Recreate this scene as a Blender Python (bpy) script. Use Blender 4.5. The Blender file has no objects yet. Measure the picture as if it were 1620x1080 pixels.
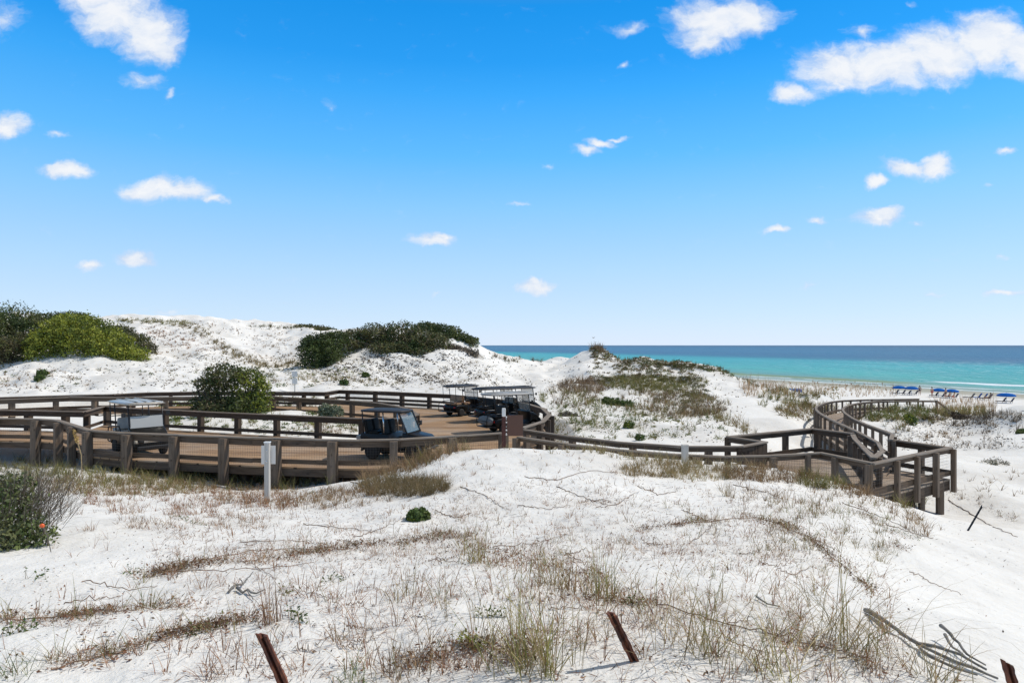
import bpy, math, random
import numpy as np
from mathutils import Vector, Matrix
from mathutils.geometry import tessellate_polygon

rng = np.random.default_rng(11)
random.seed(5)
S = bpy.context.scene
COL = S.collection
PI = math.pi

# ------------------------------------------------------------------ frame
CZ = 9.5            # camera height above the sea, metres
F = 1080.0          # focal length in photo pixels
HY = 546.0          # horizon row


def at(px, py, d):
    return Vector(((px - 810) / F * d, d, CZ - (py - HY) / F * d))


def at_z(px, py, z):
    return at(px, py, (CZ - z) * F / (py - HY))


DECK = 5.7
RAIL = 6.6


def R_(px, py, z=RAIL):
    return at_z(px, py, z)


# ------------------------------------------------------------------ tagging
def tag(o, label=None, cat=None, group=None, kind=None):
    if label: o['label'] = label
    if cat: o['category'] = cat
    if group: o['group'] = group
    if kind: o['kind'] = kind
    return o


def empty(name, loc, rz=0.0, label=None, cat=None, group=None, scale=1.0):
    o = bpy.data.objects.new(name, None)
    COL.objects.link(o)
    o.location = loc
    o.rotation_euler = (0, 0, rz)
    o.scale = (scale, scale, scale)
    o.empty_display_size = 0.3
    return tag(o, label, cat, group)


def link(name, me, mat=None, parent=None, loc=None):
    o = bpy.data.objects.new(name, me)
    COL.objects.link(o)
    if mat is not None and len(me.materials) == 0:
        me.materials.append(mat)
    if parent is not None:
        o.parent = parent
    if loc is not None:
        o.location = loc
    return o


def np_mesh(name, V, Q, colors=None, smooth=False, uv=None):
    """mesh from arrays: V (n,3), Q (m,k) all faces with k corners"""
    V = np.ascontiguousarray(V, dtype=np.float32)
    Q = np.ascontiguousarray(Q, dtype=np.int32)
    me = bpy.data.meshes.new(name)
    k = Q.shape[1]
    me.vertices.add(len(V))
    me.vertices.foreach_set('co', V.ravel())
    me.loops.add(Q.size)
    me.loops.foreach_set('vertex_index', Q.ravel())
    me.polygons.add(len(Q))
    me.polygons.foreach_set('loop_start', np.arange(0, Q.size, k, dtype=np.int32))
    try:
        me.polygons.foreach_set('loop_total', np.full(len(Q), k, dtype=np.int32))
    except Exception:
        pass
    if smooth:
        me.polygons.foreach_set('use_smooth', np.ones(len(Q), dtype=bool))
    me.update(calc_edges=True)
    if colors is not None:
        a = me.color_attributes.new('Col', 'FLOAT_COLOR', 'POINT')
        c = np.ones((len(V), 4), dtype=np.float32)
        c[:, :3] = colors
        a.data.foreach_set('color', c.ravel())
    if uv is not None:
        l = me.uv_layers.new(name='UVMap')
        l.data.foreach_set('uv', np.ascontiguousarray(uv[Q.ravel()], dtype=np.float32).ravel())
    me.validate()
    return me


# ------------------------------------------------------------------ mesh collector
class MB:
    def __init__(self):
        self.v = []; self.f = []; self.uv = []

    def quad_ring(self, rings, closed=True, cap=True, ulen=None):
        """rings: list of equal-length vertex loops"""
        n = len(rings[0]); b = len(self.v)
        for r in rings:
            self.v.extend([tuple(p) for p in r])
        off = random.random() * 20
        u = off
        for i in range(len(rings) - 1):
            du = ulen[i] if ulen else (Vector(rings[i + 1][0]) - Vector(rings[i][0])).length
            m = n if closed else n - 1
            for j in range(m):
                k = (j + 1) % n
                self.f.append((b + i * n + j, b + i * n + k, b + (i + 1) * n + k, b + (i + 1) * n + j))
                w0 = j * 0.13; w1 = (j + 1) * 0.13
                self.uv.append(((u, w0), (u, w1), (u + du, w1), (u + du, w0)))
            u += du
        if cap and closed:
            self.f.append(tuple(b + j for j in reversed(range(n))))
            self.uv.append(tuple((off + 0.01 * j, 0.05 * j) for j in range(n)))
            e = b + (len(rings) - 1) * n
            self.f.append(tuple(e + j for j in range(n)))
            self.uv.append(tuple((off + 0.01 * j, 0.05 * j) for j in range(n)))

    def beam(self, p0, p1, w, h, up=(0, 0, 1), ch=0.0):
        p0 = Vector(p0); p1 = Vector(p1); a = (p1 - p0)
        if a.length < 1e-6: return
        a.normalize()
        up = Vector(up)
        if abs(a.dot(up)) > 0.98: up = Vector((1, 0, 0))
        s = a.cross(up).normalized(); t = s.cross(a)
        w /= 2; h /= 2
        if ch > 0:
            c = ch
            o = [(w - c, -h), (w, -h + c), (w, h - c), (w - c, h), (-w + c, h), (-w, h - c), (-w, -h + c), (-w + c, -h)]
        else:
            o = [(w, -h), (w, h), (-w, h), (-w, -h)]
        self.quad_ring([[p + s * x + t * y for x, y in o] for p in (p0, p1)])

    def post(self, x, y, z0, z1, w, ang, w2=None, ch=0.012):
        w2 = w2 or w
        c, s = math.cos(ang), math.sin(ang)
        def rg(z, k):
            a = w / 2 * k; b = w2 / 2 * k; q = ch
            o = [(a - q, -b), (a, -b + q), (a, b - q), (a - q, b), (-a + q, b), (-a, b - q), (-a, -b + q), (-a + q, -b)]
            return [(x + c * i - s * j, y + s * i + c * j, z) for i, j in o]
        self.quad_ring([rg(z0, 1), rg(z1, 1)])

    def box(self, x0, x1, y0, y1, z0, z1):
        self.beam(((x0 + x1) / 2, (y0 + y1) / 2, z0), ((x0 + x1) / 2, (y0 + y1) / 2, z1), 0.1, 0.1)
        # overwrite the eight corners just written
        b = len(self.v) - 8
        cs = [(x1, y0), (x1, y1), (x0, y1), (x0, y0)]
        for i, z in enumerate((z0, z1)):
            for j, (x, y) in enumerate(cs):
                self.v[b + i * 4 + j] = (x, y, z)
        # orientation: ring order is counter-clockwise seen from above
        for i in range(len(self.f) - 6, len(self.f)):
            pass

    def tube(self, pts, rad, seg=8, cap=True):
        pts = [Vector(p) for p in pts]
        if not hasattr(rad, '__len__'): rad = [rad] * len(pts)
        rings = []
        prev = None
        for i, p in enumerate(pts):
            a = pts[min(i + 1, len(pts) - 1)] - pts[max(i - 1, 0)]
            a.normalize()
            if prev is None:
                up = Vector((0, 0, 1)) if abs(a.z) < 0.9 else Vector((1, 0, 0))
                s = a.cross(up).normalized()
            else:
                s = (prev - a * prev.dot(a)).normalized()
            prev = s
            t = s.cross(a)
            rings.append([p + (s * math.cos(q) - t * math.sin(q)) * rad[i] for q in [2 * PI * k / seg for k in range(seg)]])
        self.quad_ring(rings, cap=cap)

    def lathe(self, prof, c=(0, 0, 0), seg=16, axis='z'):
        rings = []
        for r, h in prof:
            rg = []
            for k in range(seg):
                q = 2 * PI * k / seg
                x, y = r * math.cos(q), r * math.sin(q)
                if axis == 'z': rg.append((c[0] + x, c[1] + y, c[2] + h))
                elif axis == 'y': rg.append((c[0] + x, c[1] - h, c[2] + y))
                else: rg.append((c[0] + h, c[1] + x, c[2] + y))
            rings.append(rg)
        self.quad_ring(rings, cap=True)

    def prism(self, prof, y0, y1):
        """side profile in x,z (counter-clockwise) pulled across y"""
        self.quad_ring([[(x, y0, z) for x, z in prof], [(x, y1, z) for x, z in prof]])

    def sweep(self, pts, w, h, dz=0.0, lat=0.0):
        """rectangular board running along a polyline with mitred joints"""
        pts = [Vector(p) for p in pts]
        rings = []
        for i, p in enumerate(pts):
            a = (pts[i] - pts[i - 1]) if i > 0 else (pts[1] - pts[0])
            b = (pts[i + 1] - pts[i]) if i < len(pts) - 1 else (pts[-1] - pts[-2])
            na = Vector((-a.y, a.x, 0)).normalized(); nb = Vector((-b.y, b.x, 0)).normalized()
            n = (na + nb)
            if n.length < 0.3: n = na.copy()
            n.normalize()
            k = 1.0 / max(0.45, n.dot(na))
            lo = n * (lat - w / 2) * k; hi = n * (lat + w / 2) * k
            z0 = Vector((0, 0, dz - h / 2)); z1 = Vector((0, 0, dz + h / 2))
            rings.append([p + lo + z0, p + lo + z1, p + hi + z1, p + hi + z0])
        self.quad_ring(rings)

    def boards(self, pts, w, h, dz=0.0, lat=0.0, gap=0.004):
        """separate straight boards butted end to end, none quite level with the next"""
        for i, (p, q) in enumerate(zip(pts[:-1], pts[1:])):
            a = (q - p)
            L = a.length
            if L < 0.05: continue
            a = a / L
            n = Vector((-a.y, a.x, 0)).normalized() * (lat + random.uniform(-.003, .003))
            k = 0.028 if w > 0.1 else 0.002
            z0 = Vector((0, 0, dz + random.uniform(-.006, .006))); z1 = Vector((0, 0, dz + random.uniform(-.006, .006)))
            self.beam(p + n + z0 + a * (gap - k), q + n + z1 - a * (gap - k), w * random.uniform(0.96, 1.03), h * random.uniform(0.97, 1.03), ch=0.006 if w > 0.1 else 0)

    def build(self, name, mat, parent=None, world=False, bevel=0.0, smooth=False):
        me = bpy.data.meshes.new(name)
        v = self.v
        if world and parent is not None:
            l = parent.location
            v = [(p[0] - l.x, p[1] - l.y, p[2] - l.z) for p in v]
        me.from_pydata(v, [], self.f)
        uvl = me.uv_layers.new(name='UVMap')
        flat = [c for face in self.uv for p in face for c in p]
        if len(flat) == 2 * len(me.loops):
            uvl.data.foreach_set('uv', flat)
        o = link(name, me, mat, parent)
        if smooth:
            for p in me.polygons: p.use_smooth = True
        import bmesh
        bm = bmesh.new(); bm.from_mesh(me)
        bmesh.ops.recalc_face_normals(bm, faces=bm.faces)
        bm.to_mesh(me); bm.free()
        if bevel:
            m = o.modifiers.new('bevel', 'BEVEL'); m.width = bevel; m.segments = 2; m.limit_method = 'ANGLE'
        return o


# ------------------------------------------------------------------ noise
def _hash(ix, iy, s):
    h = (ix.astype(np.int64) * 374761393 + iy.astype(np.int64) * 668265263 + s * 1442695041) & 0xffffffff
    h = ((h ^ (h >> 13)) * 1274126177) & 0xffffffff
    return ((h ^ (h >> 16)) & 0xffff) / 65535.0


def vnoise(x, y, s=0):
    ix = np.floor(x); iy = np.floor(y)
    fx = x - ix; fy = y - iy
    fx = fx * fx * fx * (fx * (fx * 6 - 15) + 10); fy = fy * fy * fy * (fy * (fy * 6 - 15) + 10)
    a = _hash(ix, iy, s); b = _hash(ix + 1, iy, s); c = _hash(ix, iy + 1, s); d = _hash(ix + 1, iy + 1, s)
    return (a + (b - a) * fx) * (1 - fy) + (c + (d - c) * fx) * fy - 0.5


def fbm(x, y, s=0, o=3):
    t = 0; k = 1.0
    for i in range(o):
        t = t + vnoise(x + 17.3 * i, y - 9.1 * i, s + i) * k
        x, y = x * 2.03 * 0.8 - y * 2.03 * 0.6, x * 2.03 * 0.6 + y * 2.03 * 0.8
        k *= 0.5
    return t


def sstep(a, b, x):
    t = np.clip((x - a) / (b - a), 0, 1)
    return t * t * (3 - 2 * t)


# ------------------------------------------------------------------ materials
def mat_new(name):
    m = bpy.data.materials.new(name)
    m.use_nodes = True
    nt = m.node_tree
    return m, nt, nt.nodes['Principled BSDF']


def N(nt, t, **kw):
    n = nt.nodes.new(t)
    for k, v in kw.items():
        setattr(n, k, v)
    return n


def math_n(nt, op, a, b=None, c=None, clamp=False):
    n = nt.nodes.new('ShaderNodeMath'); n.operation = op; n.use_clamp = clamp
    for i, x in enumerate((a, b, c)):
        if x is None: continue
        if isinstance(x, (int, float)): n.inputs[i].default_value = x
        else: nt.links.new(x, n.inputs[i])
    return n.outputs[0]


def ramp(nt, fac, stops):
    n = nt.nodes.new('ShaderNodeValToRGB')
    e = n.color_ramp.elements
    while len(e) > 1: e.remove(e[-1])
    e[0].position = stops[0][0]; e[0].color = (*stops[0][1], 1)
    for p, c in stops[1:]:
        q = e.new(p); q.color = (*c, 1)
    nt.links.new(fac, n.inputs[0])
    return n.outputs[0]


def mix_c(nt, fac, a, b, mode='MIX'):
    n = nt.nodes.new('ShaderNodeMix'); n.data_type = 'RGBA'; n.blend_type = mode
    for sock, x in ((n.inputs[0], fac), (n.inputs[6], a), (n.inputs[7], b)):
        if isinstance(x, (int, float)): sock.default_value = x
        elif isinstance(x, tuple): sock.default_value = (*x, 1)
        else: nt.links.new(x, sock)
    return n.outputs[2]


def noise_n(nt, vec, scale, detail=3, rough=0.55, dist=0.0):
    n = nt.nodes.new('ShaderNodeTexNoise')
    n.inputs['Scale'].default_value = scale; n.inputs['Detail'].default_value = detail
    n.inputs['Roughness'].default_value = rough; n.inputs['Distortion'].default_value = dist
    if vec is not None: nt.links.new(vec, n.inputs['Vector'])
    return n.outputs['Fac']


def bump_n(nt, h, strength, dist, normal=None):
    n = nt.nodes.new('ShaderNodeBump')
    n.inputs['Strength'].default_value = strength; n.inputs['Distance'].default_value = dist
    nt.links.new(h, n.inputs['Height'])
    if normal is not None: nt.links.new(normal, n.inputs['Normal'])
    return n.outputs[0]


def simple(name, col, rough=0.5, metal=0.0, spec=0.5, var=0.12, scale=6.0, coat=0.0):
    """a plain material with a little unevenness in colour and gloss"""
    m, nt, b = mat_new(name)
    tc = N(nt, 'ShaderNodeTexCoord')
    f = noise_n(nt, tc.outputs['Object'], scale, 4)
    lo = tuple(c * (1 - var) for c in col); hi = tuple(min(1, c * (1 + var)) for c in col)
    nt.links.new(ramp(nt, f, [(0.3, lo), (0.7, hi)]), b.inputs['Base Color'])
    r = math_n(nt, 'MULTIPLY_ADD', f, 0.2, rough - 0.1, clamp=True)
    nt.links.new(r, b.inputs['Roughness'])
    b.inputs['Metallic'].default_value = metal
    b.inputs['Specular IOR Level'].default_value = spec
    b.inputs['Coat Weight'].default_value = coat
    return m


def wood(name, dark, light, grey=0.5, rough=0.85):
    m, nt, b = mat_new(name)
    uv = N(nt, 'ShaderNodeUVMap')
    mp = N(nt, 'ShaderNodeMapping'); mp.inputs['Scale'].default_value = (1.1, 26, 1)
    nt.links.new(uv.outputs[0], mp.inputs[0])
    g = noise_n(nt, mp.outputs[0], 1.0, 6, 0.65, 0.6)
    mp2 = N(nt, 'ShaderNodeMapping'); mp2.inputs['Scale'].default_value = (0.55, 1.5, 1)
    nt.links.new(uv.outputs[0], mp2.inputs[0])
    big = noise_n(nt, mp2.outputs[0], 1.3, 2)
    c1 = ramp(nt, g, [(0.28, dark), (0.55, tuple((a + c) / 2 for a, c in zip(dark, light))), (0.78, light)])
    gr = tuple(sum(light) / 3 * k for k in (1.0, 0.97, 0.92))
    f = math_n(nt, 'MULTIPLY', ramp(nt, big, [(0.35, (0, 0, 0)), (0.7, (1, 1, 1))]), grey)
    c2 = mix_c(nt, f, c1, gr)
    # knots
    vo = N(nt, 'ShaderNodeTexVoronoi'); vo.inputs['Scale'].default_value = 1.0
    mp3 = N(nt, 'ShaderNodeMapping'); mp3.inputs['Scale'].default_value = (1.6, 7, 1)
    nt.links.new(uv.outputs[0], mp3.inputs[0]); nt.links.new(mp3.outputs[0], vo.inputs['Vector'])
    kn = ramp(nt, vo.outputs['Distance'], [(0.06, (1, 1, 1)), (0.13, (0, 0, 0))])
    c3 = mix_c(nt, math_n(nt, 'MULTIPLY', kn, 0.7), c2, tuple(x * 0.5 for x in dark))
    nt.links.new(c3, b.inputs['Base Color'])
    b.inputs['Roughness'].default_value = rough
    b.inputs['Specular IOR Level'].default_value = 0.25
    nt.links.new(bump_n(nt, g, 0.5, 0.01), b.inputs['Normal'])
    return m


def decking(name, light, dark, pitch=0.19):
    """boards laid side by side: stripes in v with a dark gap, each board its own tone"""
    m, nt, b = mat_new(name)
    uv = N(nt, 'ShaderNodeUVMap')
    sp = N(nt, 'ShaderNodeSeparateXYZ'); nt.links.new(uv.outputs[0], sp.inputs[0])
    v = math_n(nt, 'DIVIDE', sp.outputs[1], pitch)
    fl = math_n(nt, 'FLOOR', v); fr = math_n(nt, 'FRACT', v)
    # board lengths: break along u
    u0 = N(nt, 'ShaderNodeTexWhiteNoise', noise_dimensions='1D'); nt.links.new(fl, u0.inputs['W'])
    uu = math_n(nt, 'FLOOR', math_n(nt, 'MULTIPLY_ADD', sp.outputs[0], 0.27, math_n(nt, 'MULTIPLY', u0.outputs[0], 7.0)))
    cb = N(nt, 'ShaderNodeCombineXYZ'); nt.links.new(fl, cb.inputs[0]); nt.links.new(uu, cb.inputs[1])
    wn = N(nt, 'ShaderNodeTexWhiteNoise', noise_dimensions='2D'); nt.links.new(cb.outputs[0], wn.inputs['Vector'])
    mp = N(nt, 'ShaderNodeMapping'); mp.inputs['Scale'].default_value = (1.2, 22, 1)
    nt.links.new(uv.outputs[0], mp.inputs[0])
    g = noise_n(nt, mp.outputs[0], 1.0, 5, 0.6, 0.4)
    t = math_n(nt, 'ADD', math_n(nt, 'MULTIPLY', wn.outputs[0], 0.55), math_n(nt, 'MULTIPLY', g, 0.5))
    c = ramp(nt, t, [(0.15, dark), (0.8, light)])
    big = noise_n(nt, uv.outputs[0], 0.45, 3)
    c = mix_c(nt, math_n(nt, 'MULTIPLY', ramp(nt, big, [(0.45, (0, 0, 0)), (0.75, (1, 1, 1))]), 0.35), c, (0.55, 0.52, 0.47))
    gap = math_n(nt, 'LESS_THAN', fr, 0.11)
    c = mix_c(nt, math_n(nt, 'MULTIPLY', gap, 0.85), c, (0.03, 0.025, 0.02))
    nt.links.new(c, b.inputs['Base Color'])
    b.inputs['Roughness'].default_value = 0.85
    b.inputs['Specular IOR Level'].default_value = 0.2
    h = math_n(nt, 'SUBTRACT', math_n(nt, 'MULTIPLY', g, 0.3), gap)
    nt.links.new(bump_n(nt, h, 0.6, 0.01), b.inputs['Normal'])
    return m


def leafy(name, trans=0.35, rough=0.55, spec=0.3):
    """leaf and blade material; the colour of each leaf is in the mesh"""
    m, nt, b = mat_new(name)
    a = N(nt, 'ShaderNodeVertexColor'); a.layer_name = 'Col'
    nt.links.new(a.outputs[0], b.inputs['Base Color'])
    b.inputs['Roughness'].default_value = rough
    b.inputs['Specular IOR Level'].default_value = spec
    tr = N(nt, 'ShaderNodeBsdfTranslucent')
    nt.links.new(mix_c(nt, 1.0, a.outputs[0], (1.12, 1.08, 0.7), 'MULTIPLY'), tr.inputs[0])
    mx = N(nt, 'ShaderNodeMixShader'); mx.inputs[0].default_value = trans
    nt.links.new(b.outputs[0], mx.inputs[1]); nt.links.new(tr.outputs[0], mx.inputs[2])
    nt.links.new(mx.outputs[0], nt.nodes['Material Output'].inputs['Surface'])
    return m


def sand_mat():
    m, nt, b = mat_new('white_sand')
    g = N(nt, 'ShaderNodeNewGeometry')
    P = g.outputs['Position']
    big = noise_n(nt, P, 0.35, 4)
    med = noise_n(nt, P, 2.2, 5, 0.6)
    fine = noise_n(nt, P, 16.0, 5, 0.65)
    grain = noise_n(nt, P, 130.0, 2, 0.6)
    c = ramp(nt, big, [(0.3, (0.775, 0.752, 0.71)), (0.7, (0.83, 0.81, 0.77))])
    c = mix_c(nt, math_n(nt, 'MULTIPLY', ramp(nt, fine, [(0.55, (0, 0, 0)), (0.85, (1, 1, 1))]), 0.35), c, (0.66, 0.635, 0.59))
    # greyer tone in drawn-out patches
    mps = N(nt, 'ShaderNodeMapping'); mps.inputs['Scale'].default_value = (0.5, 0.3, 1.0); mps.inputs['Rotation'].default_value = (0, 0, 0.5)
    nt.links.new(P, mps.inputs[0])
    grey_patch = ramp(nt, noise_n(nt, mps.outputs[0], 0.75, 6, 0.68), [(0.50, (0, 0, 0)), (0.72, (1, 1, 1))])
    c = mix_c(nt, math_n(nt, 'MULTIPLY', grey_patch, 0.42), c, (0.50, 0.455, 0.40))
    # small dark bits of litter mixed into the sand, gathered in patches
    vo = N(nt, 'ShaderNodeTexVoronoi'); vo.inputs['Scale'].default_value = 7.0
    nt.links.new(P, vo.inputs['Vector'])
    patch = ramp(nt, noise_n(nt, P, 0.8, 4, 0.6), [(0.52, (0, 0, 0)), (0.68, (1, 1, 1))])
    bits = ramp(nt, vo.outputs['Distance'], [(0.10, (1, 1, 1)), (0.17, (0, 0, 0))])
    k = math_n(nt, 'MULTIPLY', math_n(nt, 'MULTIPLY', patch, bits), 0.6)
    c = mix_c(nt, k, c, (0.22, 0.18, 0.14))
    # wet sand close to the waterline, lower than about 0.25 m
    sp = N(nt, 'ShaderNodeSeparateXYZ'); nt.links.new(P, sp.inputs[0])
    wet = N(nt, 'ShaderNodeMapRange'); wet.inputs[1].default_value = 0.58; wet.inputs[2].default_value = 0.30
    nt.links.new(math_n(nt, 'ADD', sp.outputs[2], math_n(nt, 'MULTIPLY', big, 0.1)), wet.inputs[0])
    c = mix_c(nt, math_n(nt, 'MULTIPLY', wet.outputs[0], 0.85), c, (0.33, 0.315, 0.245))
    nt.links.new(c, b.inputs['Base Color'])
    b.inputs['Roughness'].default_value = 0.95
    b.inputs['Specular IOR Level'].default_value = 0.15
    h = math_n(nt, 'ADD', math_n(nt, 'MULTIPLY', med, 1.0), math_n(nt, 'MULTIPLY', fine, 0.45))
    n1 = bump_n(nt, h, 0.5, 0.10)
    n2 = bump_n(nt, grain, 0.25, 0.006, n1)
    nt.links.new(n2, b.inputs['Normal'])
    return m


def glass_mat(name, tint=(0.75, 0.85, 0.88), alpha=0.35):
    m, nt, b = mat_new(name)
    b.inputs['Base Color'].default_value = (*tint, 1)
    b.inputs['Roughness'].default_value = 0.06
    b.inputs['Specular IOR Level'].default_value = 0.8
    tc = N(nt, 'ShaderNodeTexCoord')
    f = noise_n(nt, tc.outputs['Object'], 3.0, 4)
    nt.links.new(math_n(nt, 'MULTIPLY_ADD', f, 0.08, alpha - 0.04, clamp=True), b.inputs['Alpha'])
    return m


M = {}
M['sand'] = sand_mat()
M['post'] = wood('weathered_post', (0.055, 0.036, 0.024), (0.27, 0.195, 0.135), 0.25)
M['rail'] = wood('weathered_rail', (0.042, 0.027, 0.017), (0.20, 0.136, 0.09), 0.25)
M['cap'] = wood('grey_rail_cap', (0.11, 0.080, 0.056), (0.38, 0.305, 0.235), 0.4)
M['darkwood'] = wood('dark_old_timber', (0.026, 0.017, 0.011), (0.155, 0.105, 0.070), 0.2)
M['darkcap'] = wood('dark_rail_cap', (0.090, 0.064, 0.045), (0.33, 0.255, 0.19), 0.35)
M['deck'] = decking('deck_boards', (0.44, 0.285, 0.165), (0.22, 0.132, 0.072))
M['deck2'] = decking('grey_deck_boards', (0.39, 0.30, 0.225), (0.19, 0.14, 0.10))
M['wire'] = simple('galvanised_wire', (0.10, 0.095, 0.09), 0.6, 0.3)
M['leaf'] = leafy('leaves', 0.25)
M['blade'] = leafy('grass_blades', 0.22, 0.7, 0.15)
M['bark'] = simple('shrub_bark', (0.13, 0.105, 0.085), 0.9, var=0.4, scale=14)
M['drift'] = simple('driftwood', (0.20, 0.185, 0.165), 0.9, var=0.45, scale=9)
M['whitepaint'] = simple('white_paint', (0.78, 0.78, 0.77), 0.45, var=0.05)
M['signback'] = simple('sign_back', (0.74, 0.70, 0.65), 0.35, var=0.04)
M['palepost'] = wood('pale_post', (0.42, 0.38, 0.33), (0.66, 0.62, 0.56), 0.4)
M['brownsign'] = simple('brown_sign_paint', (0.110, 0.045, 0.026), 0.55, var=0.05)
M['redpost'] = simple('red_brown_post', (0.105, 0.030, 0.020), 0.6, var=0.25, scale=9)
M['black'] = simple('black_plastic', (0.013, 0.013, 0.014), 0.45)
M['blackpaint'] = simple('black_paint', (0.008, 0.008, 0.008), 0.35, spec=0.25)
M['navy'] = simple('navy_paint', (0.012, 0.010, 0.009), 0.35, spec=0.25)
M['rubber'] = simple('tyre_rubber', (0.018, 0.017, 0.016), 0.85)
M['rim'] = simple('wheel_metal', (0.55, 0.55, 0.56), 0.3, 0.85)
M['steel'] = simple('black_steel_tube', (0.02, 0.02, 0.022), 0.35, 0.4)
M['chrome'] = simple('bright_steel', (0.6, 0.6, 0.62), 0.2, 0.95)
M['roofdark'] = simple('dark_roof', (0.030, 0.030, 0.034), 0.55, spec=0.3)
M['roofgrey'] = simple('grey_roof', (0.34, 0.325, 0.30), 0.4)
M['roofpale'] = simple('pale_roof', (0.40, 0.36, 0.30), 0.3, coat=0.3)
M['tan'] = simple('tan_vinyl', (0.36, 0.20, 0.10), 0.5)
M['cream'] = simple('cream_vinyl', (0.42, 0.38, 0.33), 0.5)
M['blackseat'] = simple('black_vinyl', (0.014, 0.012, 0.010), 0.6, spec=0.2)
M['greycan'] = simple('grey_canvas', (0.16, 0.17, 0.17), 0.75)
M['lamp'] = simple('lamp_lens', (0.75, 0.77, 0.78), 0.12)
M['redlamp'] = simple('red_lens', (0.45, 0.02, 0.015), 0.15)
M['glass'] = glass_mat('clear_windscreen', (0.30, 0.38, 0.40), 0.34)
M['acryl'] = glass_mat('hazy_acrylic', (0.54, 0.51, 0.46), 0.82)
M['blue'] = simple('blue_canvas', (0.004, 0.105, 0.40), 0.9, spec=0.1)
M['bluedark'] = simple('dark_blue_canvas', (0.010, 0.022, 0.075), 0.8)
M['skin'] = simple('skin', (0.50, 0.29, 0.20), 0.5, var=0.06)
M['hair'] = simple('brown_hair', (0.06, 0.035, 0.02), 0.6)
M['swimred'] = simple('red_swimwear', (0.45, 0.06, 0.05), 0.7)
M['swimdark'] = simple('dark_swimwear', (0.03, 0.035, 0.06), 0.7)
M['gull'] = simple('gull_feathers', (0.35, 0.35, 0.36), 0.8)
M['orange'] = simple('orange_petals', (0.85, 0.13, 0.02), 0.5)


def rust_mat():
    m, nt, b = mat_new('rusted_iron')
    tc = N(nt, 'ShaderNodeTexCoord')
    mp = N(nt, 'ShaderNodeMapping'); mp.inputs['Scale'].default_value = (1, 1, 0.25)
    nt.links.new(tc.outputs['Object'], mp.inputs[0])
    f = noise_n(nt, mp.outputs[0], 28, 7, 0.7)
    c = ramp(nt, f, [(0.32, (0.025, 0.010, 0.007)), (0.5, (0.12, 0.035, 0.016)), (0.62, (0.24, 0.075, 0.03)), (0.75, (0.10, 0.03, 0.015))])
    nt.links.new(c, b.inputs['Base Color'])
    b.inputs['Roughness'].default_value = 0.8
    nt.links.new(bump_n(nt, f, 0.8, 0.004), b.inputs['Normal'])
    return m


M['rust'] = rust_mat()

# ------------------------------------------------------------------ terrain
# the shoreline: a gentle curve in plan; sdist > 0 is out at sea
def sdist(x, y):
    s = (x - 104) * 0.912 + (y - 142) * 0.41 + 10.5
    return s + 1.6 * np.sin(y * 0.035 + 0.6) * np.exp(-np.abs(s) / 60)


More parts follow.
